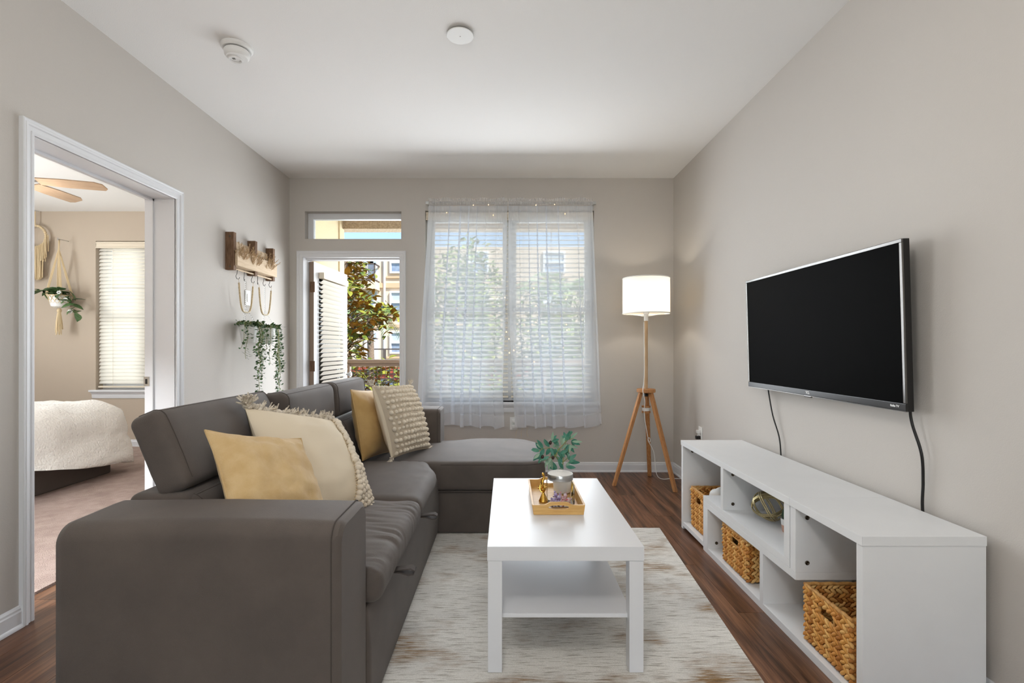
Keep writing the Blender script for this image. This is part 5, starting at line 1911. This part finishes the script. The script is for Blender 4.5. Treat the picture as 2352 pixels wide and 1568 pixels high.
# fairy lights threaded between the curtains and the blinds
fy = thing('string_light', 'fine wire of tiny warm fairy lights behind the sheer curtains', 'fairy lights', (0.04, 4.497, 0.42))
CKX = 4.497 / 1129
spots = [(1026, 488), (1046, 467), (1087, 471), (1122, 470), (1133, 494), (1151, 572), (1050, 708), (1160, 683), (1050, 745), (1163, 762), (1169, 778), (1170, 810), (1231, 471), (1274, 469), (1298, 491),
         (1226, 662), (1231, 702), (1300, 687), (1288, 726), (1231, 740), (1213, 760), (1246, 771), (1302, 758), (1294, 798), (1227, 831), (1180, 804), (1301, 745), (1068, 806)]
fb = None
for (px, qy) in spots:
    q = Vector(((px - 1163) * CKX, 4.497, 1.15 - (qy - 797) * CKX)) - ORG[fy.name]
    if fb is None:
        o = build(MB().ell((0, 0, 0), (0.0034, 0.0034, 0.0045), None, 8, 6), 'bulb', 'fairy_bulb', fy, smooth=180, local=True)
        fb = o.data
        o.location = q
    else:
        inst(fb, 'bulb', fy, q)
wr = MB()
order = sorted(spots, key=lambda s: (s[0] // 60, s[1]))
pts = [Vector(((px - 1163) * CKX, 4.498, 1.15 - (qy - 797) * CKX)) for px, qy in order]
full = []
for a, b in zip(pts, pts[1:]):
    for k in range(5):
        t = k / 5
        full.append(a.lerp(b, t) + Vector((0.012 * math.sin(t * PI), 0, -0.02 * math.sin(t * PI))))
full += [pts[-1], Vector((0.10, 4.498, 0.60)), Vector((0.095, 4.498, 0.47))]
wr.tube(full, 0.0007, 4)
for dx in (0.02, 0.065, 0.115):
    wr.tube([(0.08, 4.498, 0.44), (0.085 + dx, 4.49, 0.41), (0.07 + dx, 4.49, 0.375), (0.06 + dx * 1.2, 4.49, 0.33)], 0.0011, 4)
build(wr, 'wire', 'cord_cream', fy)

# ------------------------------------------------------------------ pallet-wood hook shelf on the left wall
HY0, HY1 = 3.50, 4.13
XH = XL + 0.0005
hk = thing('hook_shelf', 'rustic pallet wood wall shelf with hook rails, on the wall beside the patio door', 'wall shelf', (-1.97, 3.8, 1.70))
for y0, y1 in ((3.50, 3.535), (3.80, 3.835), (4.09, 4.125)):
    build(MB().box(XH, -1.942, y0, y1, 1.702, 1.972), 'upright', 'brown_wood', hk, bevel=0.002)
for z in (1.725, 1.94):
    build(MB().lathe([(0.006, 0), (0.006, 0.001)], (-1.968, 3.4995, z), 10, Matrix.Rotation(PI / 2, 3, 'X')), 'nail', 'dark_steel', hk)
build(MB().box(-1.942, -1.924, 3.518, 4.125, 1.735, 1.845), 'front_board', 'pale_wood', hk, bevel=0.002)
build(MB().box(XH, XH + 0.016, 3.535, 3.80, 1.845, 1.925).box(XH, XH + 0.016, 3.835, 4.09, 1.845, 1.925), 'back_board', 'pale_wood', hk, bevel=0.002)
build(MB().box(XH, -1.942, 3.535, 3.80, 1.735, 1.752).box(XH, -1.942, 3.835, 4.09, 1.735, 1.752), 'shelf_board', 'pale_wood', hk, bevel=0.002)
HX, HZ = -1.955, 1.714
rails = [(3.535, 3.80), (3.835, 4.09)]
for a, b in rails:
    build(MB().tube([(HX, a, HZ), (HX, b, HZ)], 0.006, 10), 'hook_rail', 'pale_wood', hk, smooth=60)
hooks = [3.562, 3.665, 3.775, 3.862, 3.955, 4.055]
hmesh = None
for y in hooks:
    pts = [(0.0, 0.004 * 0, 0)]
    arc = []
    for k in range(9):
        a = -0.6 + k * (PI + 0.6) / 8
        arc.append(Vector((0, 0.0085 * math.cos(PI - a), 0.0085 * math.sin(a))))
    low = [Vector((0, 0.004, -0.03)), Vector((0, -0.006, -0.050)), Vector((0, 0.002, -0.068)), Vector((0, 0.018, -0.070)), Vector((0, 0.026, -0.055))]
    if hmesh is None:
        o = build(MB().tube(arc + low, 0.0022, 6), 's_hook', 'dark_steel', hk, smooth=60, local=True)
        hmesh = o.data
    else:
        o = inst(hmesh, 's_hook', hk, (0, 0, 0))
    o.location = Vector((HX, y, HZ)) - ORG[hk.name]
    o.rotation_euler = (0, 0, RND.uniform(-.5, .5))


# dried grass lying along the shelf
def grass(label, y, seed):
    r = random.Random(seed)
    g = thing('dried_grass', label, 'dried grass', (-1.955, y, 1.753), group='dried grass bunches on the hook shelf')
    mb = MB()
    for k in range(38):
        a = Vector((r.uniform(-0.02, 0.02), r.uniform(-.03, .03), 0))
        d = Vector((r.uniform(-0.15, 0.55), r.uniform(-.9, .9), r.uniform(0.5, 1.2))).normalized()
        L = r.uniform(0.10, 0.17)
        L *= 1 - 0.35 * abs(d.y)
        tip = a + d * L
        mb.tube([a, a + d * L * .5, tip], [0.0012, 0.0010, 0.0007], 3)
        for j in range(30):
            t = 0.25 + 0.75 * j / 29
            b = a + d * L * t
            e = (d + Vector((r.uniform(-1, 1), r.uniform(-1, 1), r.uniform(-.6, .9))) * 0.75).normalized()
            mb.tube([b, b + e * r.uniform(0.012, 0.026)], [0.0015, 0.0006], 3)
    build(mb, 'sprays', 'dry_grass', g)
    mb2 = MB().tube([(-0.0, -0.02, 0.0), (0.0, 0.02, 0.012)], 0.006, 8)
    build(mb2, 'tied_stems', 'dry_grass', g, smooth=60, local=True)
    for o in g.children:
        if o.name.startswith('sprays'):
            o.data.transform(Matrix.Translation(ORG[g.name]))
    return g


grass('bunch of dried grass at the doorway end of the hook shelf', 3.60, 2)
grass('bunch of dried grass in the middle of the hook shelf', 3.78, 4)
grass('bunch of dried grass at the patio door end of the hook shelf', 4.00, 6)


def garland(label, ya, yb, drop):
    """wooden beads hanging in a loop between two hooks"""
    g = thing('bead_garland', label, 'garland', (HX + 0.01, (ya + yb) / 2, HZ - 0.07 - drop), group='bead garlands on the hooks')
    n = 64
    bm = None
    cordp = []
    for k in range(n + 1):
        t = k / n * 2 - 1
        y = lerp(ya, yb, (math.copysign(abs(t) ** 0.62, t) + 1) / 2)
        z = HZ - 0.070 - drop * (1 - abs(t) ** 2.6)
        q = Vector((HX + 0.016, y, z))
        cordp.append(q)
    build(MB().tube(cordp, 0.0012, 4), 'string', 'cord_cream', g)
    # beads at even spacing along the string
    acc, last = 0.0, cordp[0]
    dist = 0.0085
    i = 0
    fine = []
    for a, b in zip(cordp, cordp[1:]):
        for h in range(12):
            fine.append(a.lerp(b, h / 12))
    nxt = 0.03
    run = 0.0
    prev = fine[0]
    total = sum((b - a).length for a, b in zip(fine, fine[1:]))
    for q in fine[1:]:
        run += (q - prev).length
        prev = q
        if run >= nxt and run < total - 0.03:
            mt = 'bead_light' if abs(run / total - 0.5) < 0.09 else 'bead'
            if bm is None or mt not in bm:
                o = build(MB().ell((0, 0, 0), (0.0076, 0.0076, 0.0058), None, 8, 6), 'bead', mt, g, smooth=180, local=True)
                bm = bm or {}
                bm[mt] = o.data
            else:
                o = inst(bm[mt], 'bead', g, (0, 0, 0))
            o.location = q - ORG[g.name]
            nxt = run + dist
    return g


garland('wooden bead garland looped over the hooks nearer the bedroom doorway', hooks[0], hooks[2] - 0.01, 0.235)
garland('wooden bead garland looped over the hooks nearer the patio door', hooks[3] - 0.01, hooks[5], 0.235)


def vine_mb(path, seed, ls, dens, r):
    mb = MB()
    mb.m = 0
    mb.tube(path, 0.0014, 4)
    mb.m = 1
    for i in range(len(path) - 1):
        for h in range(dens):
            b = path[i].lerp(path[i + 1], (h + r.random() * .6) / dens)
            a = r.uniform(0, 6.28)
            st = Vector((math.cos(a), math.sin(a), r.uniform(-.5, .5))).normalized()
            st.x = abs(st.x) if path[0].x < XL + 0.1 and st.x < -0.3 else st.x
            base = b + st * r.uniform(0.006, 0.022)
            mb.m = 0
            mb.tube([b, base], 0.0008, 3, cap=False)
            mb.m = 1 if r.random() < 0.6 else 2
            d = (st + Vector((0, 0, r.uniform(-.9, .3)))).normalized()
            sdv = d.cross(Vector((0.6, 0.3, 0.7))).normalized()
            nn = d.cross(sdv)
            L, W = ls * r.uniform(.75, 1.2), ls * 0.30
            mb.add([base, base + d * L * .35 + sdv * W + nn * W * .25, base + d * L * .35 - sdv * W + nn * W * .25, base + d * L * .7 + sdv * W * .7, base + d * L * .7 - sdv * W * .7, base + d * L - nn * L * .1, base + d * L * .4, base + d * L * .72],
                   [(0, 1, 6), (0, 6, 2), (1, 3, 7, 6), (6, 7, 4, 2), (3, 5, 7), (7, 5, 4)])
    mb.m = 0
    return mb


def hanging_pot(label, c, hook_y, seed, ztop, vines):
    r = random.Random(seed)
    g = thing('hanging_planter', label, 'plant', (c[0], c[1], c[2]), group='trailing plants hung from the hook shelf')
    build(MB().lathe([(0.043, 0), (0.046, 0.003), (0.063, 0.125), (0.064, 0.13), (0.060, 0.13), (0.058, 0.118)], (c[0], c[1], c[2]), 28), 'pot', 'ceramic', g, smooth=40)
    build(MB().lathe([(0.0, 0.117), (0.058, 0.117)], c, 20, close=False), 'soil', 'brown_wood', g)
    ch_ = MB()
    apex = Vector((HX + 0.012, hook_y, HZ - 0.072))
    joint = apex + Vector((0, 0, -0.20))
    for k in range(26):
        q = apex.lerp(joint, k / 26)
        ch_.loop([q + Vector((0.0032 * math.cos(a) * (k % 2), 0.0032 * math.cos(a) * (1 - k % 2), -0.004 + 0.0052 * math.sin(a))) for a in [2 * PI * m / 8 for m in range(8)]], 0.0008, 3)
    for k in range(3):
        a = 2 * PI * k / 3 + 0.3
        e = Vector((c[0] + 0.062 * math.cos(a), c[1] + 0.062 * math.sin(a), c[2] + 0.128))
        m = int((e - joint).length / 0.008)
        for i in range(m):
            q = joint.lerp(e, i / m)
            ch_.loop([q + Vector((0.0026 * math.cos(b) * (i % 2), 0.0026 * math.cos(b) * (1 - i % 2), 0.0045 * math.sin(b))) for b in [2 * PI * w / 6 for w in range(6)]], 0.0006, 3)
    build(ch_, 'chain', 'chrome', g)
    for k in range(22):
        a = r.uniform(0, 6.28)
        rr = r.uniform(0.0, 0.05)
        b = Vector((c[0] + rr * math.cos(a), c[1] + rr * math.sin(a), c[2] + 0.118))
        out = Vector((math.cos(a), math.sin(a), 0))
        if out.x < -0.3:
            out.x *= 0.3
        path = [b, b + Vector((0, 0, 0.03)) + out * 0.02, b + Vector((0, 0, 0.035)) + out * 0.045, b + Vector((0, 0, 0.01)) + out * 0.065]
        build(vine_mb(path, k, 0.026, 4, r), 'sprig', ['stem_green', 'leaf_dark', 'leaf_green'], g)
    for (dy, dx, ln) in vines:
        s0 = Vector((c[0] + dx * 0.9, c[1] + dy * 0.8, c[2] + 0.125))
        path = [s0, s0 + Vector((dx * .35, dy * .35, 0.015))]
        m = max(4, int(ln / 0.035))
        for i in range(1, m + 1):
            t = i / m
            path.append(Vector((c[0] + dx * (1.35 + .1 * math.sin(i)), c[1] + dy * (1.3 + 0.4 * t) + 0.010 * math.sin(i * 1.3 + seed), c[2] + 0.12 - ln * t)))
        for p in path:
            p.x = max(p.x, XL + 0.02)
        build(vine_mb(path, seed, 0.027, 4 if ln < .3 else 4, r), 'vine', ['stem_green', 'leaf_dark', 'leaf_green'], g)
    return g


hanging_pot('white pot of trailing ivy hanging nearer the bedroom doorway', (-1.925, 3.665, 1.185), hooks[1], 5, 1.32,
            [(0.01, 0.065, 0.34), (0.03, 0.06, 0.40), (-0.01, 0.066, 0.50), (0.0, 0.06, 0.62), (-0.065, 0.03, 0.24), (-0.08, 0.02, 0.16), (0.045, 0.05, 0.26), (0.02, 0.066, 0.22)])
hanging_pot('white pot of trailing ivy hanging nearer the patio door', (-1.925, 3.955, 1.175), hooks[4], 9, 1.32,
            [(0.0, 0.066, 0.36), (0.03, 0.055, 0.46), (0.05, 0.04, 0.56), (0.02, 0.06, 0.66), (0.09, 0.03, 0.30), (0.10, 0.02, 0.36), (-0.05, 0.045, 0.28), (-0.06, 0.03, 0.18), (0.07, 0.04, 0.42)])

# ------------------------------------------------------------------ bedroom contents
bed = thing('bed', 'low bed with a dark grey upholstered base, seen through the bedroom doorway', 'bed', (-4.6, 3.55, 0.0125))
build(MB().rbox(-5.7, -3.585, 2.62, 4.46, 0.0125, 0.235, 0.015, (4, 4, 2)), 'bed_base', 'bed_frame', bed, smooth=40)
build(MB().rbox(-5.68, -3.62, 2.66, 4.42, 0.235, 0.50, 0.06, (4, 4, 2)), 'mattress', 'cream_cotton', bed, smooth=60)
build(MB().rbox(-5.80, -5.70, 2.60, 4.48, 0.0125, 1.05, 0.03, (2, 4, 4)), 'headboard', 'bed_frame', bed, smooth=60)
cm = MB()


def cw(p):
    q = Vector(p)
    n1 = noise.noise(Vector((p.x * 3.2, p.y * 3.2, p.z * 3)))
    n2 = noise.noise(Vector((p.x * 11, p.y * 11, p.z * 11)))
    n3 = noise.noise(Vector((p.x * 34, p.y * 34, p.z * 34)))
    d = Vector((sstep(-3.9, -3.5, p.x), sstep(4.2, 4.5, p.y) - (1 - sstep(2.6, 2.85, p.y)), sstep(0.45, 0.6, p.z)))
    q += d * (0.030 * n1 + 0.013 * n2 + 0.008 * n3)
    if p.z < 0.46:
        lim = 0.20 + lerp(0.07, -0.06, sstep(3.4, 4.3, p.y)) - 0.07 * sstep(4.35, 4.60, p.y) + 0.025 * n1
        q.x += 0.07 * sstep(0.46, 0.15, p.z) * sstep(-3.8, -3.5, p.x)
        if q.z < lim:
            q.z = lim + 0.02 * (q.z - lim)
    return q


cm.rbox(-5.25, -3.46, 2.52, 4.62, -0.06, 0.67, 0.225, (44, 48, 14), cw)
tag(build(cm, 'comforter', 'sherpa', smooth=180), 'fluffy white comforter draped over the bed', 'comforter')

# ceiling fan
FX, FYy, FZ = -3.656, 3.663, 2.40
fan = thing('ceiling_fan', 'ceiling fan with pale wood blades in the bedroom', 'ceiling fan', (FX, FYy, FZ - 0.1))
build(MB().tube([(FX, FYy, FZ + 0.06), (FX, FYy, ZC)], 0.014, 10), 'downrod', 'steel', fan, smooth=60)
build(MB().lathe([(0.03, -0.08), (0.085, -0.05), (0.10, -0.01), (0.10, 0.045), (0.06, 0.075), (0.02, 0.08)], (FX, FYy, FZ), 28), 'motor', 'steel', fan, smooth=40)
build(MB().lathe([(0.06, 0.26), (0.055, 0.29), (0.03, 0.308)], (FX, FYy, FZ), 24), 'canopy', 'steel', fan, smooth=40)
bl = MB()
outl = [(0.13, -0.052), (0.30, -0.066), (0.50, -0.066), (0.545, -0.040), (0.555, 0.03), (0.535, 0.056), (0.30, 0.062), (0.13, 0.050)]
bl.prism(outl, lambda a, b, t: (a, b, t), -0.004, 0.004)
iron = MB().box(0.07, 0.17, -0.016, 0.016, -0.001, 0.006)
b0 = i0 = None
for k in range(5):
    a = math.radians(19.4 + 72 * k)
    rt = (math.radians(-11), 0, a)
    if b0 is None:
        o = build(bl, 'blade', 'fan_blade', fan, local=True)
        b0 = o.data
        q = build(iron, 'bracket', 'steel', o, local=True)
        i0 = q.data
    else:
        o = inst(b0, 'blade', fan, (0, 0, 0))
        inst(i0, 'bracket', o, (0, 0, 0))
    o.location = (0, 0, 0.1)
    o.rotation_euler = rt
build(MB().lathe([(0.075, -0.08), (0.085, -0.10), (0.07, -0.145), (0.03, -0.165), (0.0, -0.168)], (FX, FYy, FZ), 28, close=False), 'added_light_bowl', 'added_glow', fan, smooth=60)  # unseen bowl and lamp added under the hub to brighten the bedroom
q = light('added_fan_fill', 'POINT', (0, 0, 0), (0, 0, 0), 10, (1.0, 0.97, 0.93), shadow_soft_size=0.08)
q.parent = fan
q.location = (0, 0, -0.14)

# macrame planter on the bedroom wall
mx_, my_ = -5.02, 5.53
BKK = 5.53 / 1129
zq = lambda y: 1.15 + (797 - y) * BKK
mp_ = thing('macrame_planter', 'macrame plant hanger with a white pot of trailing greenery on the bedroom wall', 'plant', (mx_, my_, zq(770)))
build(MB().tube([(mx_ - 0.01, 5.6495, zq(549)), (mx_ - 0.01, my_, zq(549)), (mx_ - 0.01, my_ - 0.02, zq(552)), (mx_ - .01, my_ - .015, zq(546))], 0.004, 6), 'wall_hook', 'steel', mp_, smooth=60)
cords = MB()
tp = Vector((mx_ - 0.01, my_, zq(550)))
knot = Vector((mx_ - 0.015, my_, zq(572)))
for k in range(4):
    a = PI / 4 + PI / 2 * k
    rim = Vector((mx_ + 0.115 * math.cos(a), my_ + 0.10 * math.sin(a) - 0.01, zq(678)))
    for h in (-1, 0, 1):
        o_ = Vector((0.006 * h, 0.004 * h, 0))
        cords.tube([tp + o_ * .5, knot + o_ * .3, knot.lerp(rim, .5) + o_, rim + o_], 0.0045, 5)
build(cords, 'cords', 'cord_cream', mp_, smooth=60)
pz = zq(706)
build(MB().lathe([(0.062, 0), (0.078, 0.01), (0.108, 0.13), (0.104, 0.13), (0.10, 0.12)], (mx_, my_, pz), 28), 'pot', 'ceramic', mp_, smooth=40)
net = MB()
for k in range(14):
    a = 2 * PI * k / 14
    for sg in (-1, 1):
        pts = []
        for j in range(7):
            t = j / 6
            rr = lerp(0.070, 0.114, t)
            b = a + sg * t * 0.9
            pts.append((mx_ + rr * math.cos(b), my_ + rr * math.sin(b), pz + 0.005 + 0.125 * t))
        net.tube(pts, 0.0035, 4)
net.loop([(mx_ + 0.113 * math.cos(2 * PI * k / 28), my_ + 0.113 * math.sin(2 * PI * k / 28), pz + 0.132) for k in range(28)], 0.006, 6)
build(net, 'knotted_net', 'cord_cream', mp_, smooth=60)
ts = MB().ell((mx_ - 0.01, my_, pz - 0.035), (0.022, 0.022, 0.03), None, 10, 6)
r = random.Random(2)
for k in range(26):
    a = r.uniform(0, 6.28)
    ts.tube([(mx_ - 0.01 + .012 * math.cos(a), my_ + .012 * math.sin(a), pz - 0.05), (mx_ - .01 + .026 * math.cos(a), my_ + .026 * math.sin(a), pz - 0.16), (mx_ - .01 + .034 * math.cos(a), my_ + .03 * math.sin(a), pz - r.uniform(.24, .31))], 0.0042, 5)
build(ts, 'tassel', 'cord_cream', mp_, smooth=60)
r = random.Random(15)
for k in range(46):
    if k < 34:
        b = Vector((mx_ + r.uniform(-0.19, 0.12), my_ - r.uniform(0, .08), pz + 0.14 + r.uniform(0, 0.06)))
    else:
        t = (k - 34) / 11
        b = Vector((mx_ + lerp(0.06, 0.21, min(1, t * 1.4)) + r.uniform(-.03, .03), my_ - 0.05, pz + lerp(0.17, -0.06, t) + r.uniform(-.02, .02)))
    rt = Euler((r.uniform(-.5, .5), r.uniform(-.4, .9), r.uniform(0, 6.28)))
    lf = leaf_mb(0.13, 0.040, 0.2, 0.2, 4)
    lf.v = [tuple(b + rt.to_matrix() @ Vector(v)) for v in lf.v]
    build(lf, 'leaf', ['leaf_dark' if r.random() < .6 else 'leaf_green', 'leaf_green'], mp_, smooth=60)
for k, (dx, dz) in enumerate(((0.07, 0.16), (0.14, 0.08), (0.19, -0.05))):
    fl_ = MB()
    for h in range(6):
        a = 2 * PI * h / 6
        fl_.ell((mx_ + dx + 0.018 * math.cos(a), my_ - 0.09, pz + dz + 0.014 * math.sin(a)), (0.012, 0.008, 0.009), None, 7, 5)
    build(fl_, 'blossom', 'ceramic', mp_, smooth=180)

# macrame dreamcatcher at the doorway edge
qx, qy_ = -5.37, 5.60
dc = thing('macrame_hanging', 'cream macrame ring with long fringe hanging on the bedroom wall', 'wall hanging', (qx, qy_, zq(640)))
CZ = zq(540)
build(MB().tube([(qx, 5.6495, zq(478)), (qx, qy_, zq(478)), (qx, qy_ - .01, zq(482))], 0.004, 6), 'wall_hook', 'steel', dc, smooth=60)
build(MB().tube([(qx, qy_, zq(480)), (qx, qy_, CZ + 0.13)], 0.006, 6), 'hanging_cord', 'cord_cream', dc, smooth=60)
rg = MB().loop([(qx + 0.125 * math.cos(2 * PI * k / 36), qy_, CZ + 0.125 * math.sin(2 * PI * k / 36)) for k in range(36)], 0.011, 8)
build(rg, 'ring', 'cord_cream', dc, smooth=60)
for k in range(30):
    a = 2 * PI * k / 30
    rg = MB().ell((qx + 0.125 * math.cos(a), qy_, CZ + 0.125 * math.sin(a)), (0.015, 0.016, 0.015), None, 7, 5)
    build(rg, 'wrapping', 'cord_cream', dc, smooth=180)
fr_ = MB()
r = random.Random(4)
for k in range(58):
    t = k / 57 * 2 - 1
    x = qx + 0.15 * t
    zt_ = CZ - 0.125 * math.sqrt(max(0, 1 - min(1, abs(t)) ** 2)) * .9 + (0.02 if abs(t) > .85 else 0)
    L = (0.38 if abs(t) < 0.62 else 0.20) + r.uniform(-.015, .015)
    y = qy_ - 0.012 * (k % 3)
    fr_.tube([(x, y, zt_), (x + 0.006 * math.sin(k), y, zt_ - L * .5), (x + r.uniform(-.006, .006), y, zt_ - L)], 0.0048, 5)
build(fr_, 'fringe', 'cord_cream', dc, smooth=60)

# floor lamp added out of view to light the bed and comforter
bx_, by_ = -2.60, 1.80
bl_ = thing('added_bedroom_lamp', 'plain white floor lamp added unseen beside the doorway as bedroom fill', 'lamp', (bx_, by_, 0.0125))
build(MB().lathe([(0.14, 0.0125), (0.14, 0.03), (0.02, 0.04)], (bx_, by_, 0), 28), 'base', 'steel', bl_, smooth=40)
build(MB().tube([(bx_, by_, 0.035), (bx_, by_, 1.50)], 0.012, 10), 'pole', 'steel', bl_, smooth=60)
build(MB().ell((bx_, by_, 1.56), (0.03, 0.03, 0.045), None, 12, 8), 'light_bulb', 'bulb', bl_, smooth=180)
build(MB().lathe([(0.20, 1.46), (0.15, 1.74)], (bx_, by_, 0), 36, close=False), 'lamp_shade', 'lamp_shade', bl_, smooth=60)
q = light('added_bedroom_fill', 'POINT', (0, 0, 0), (0, 0, 0), 240, (0.93, 0.965, 1.0), shadow_soft_size=0.05)
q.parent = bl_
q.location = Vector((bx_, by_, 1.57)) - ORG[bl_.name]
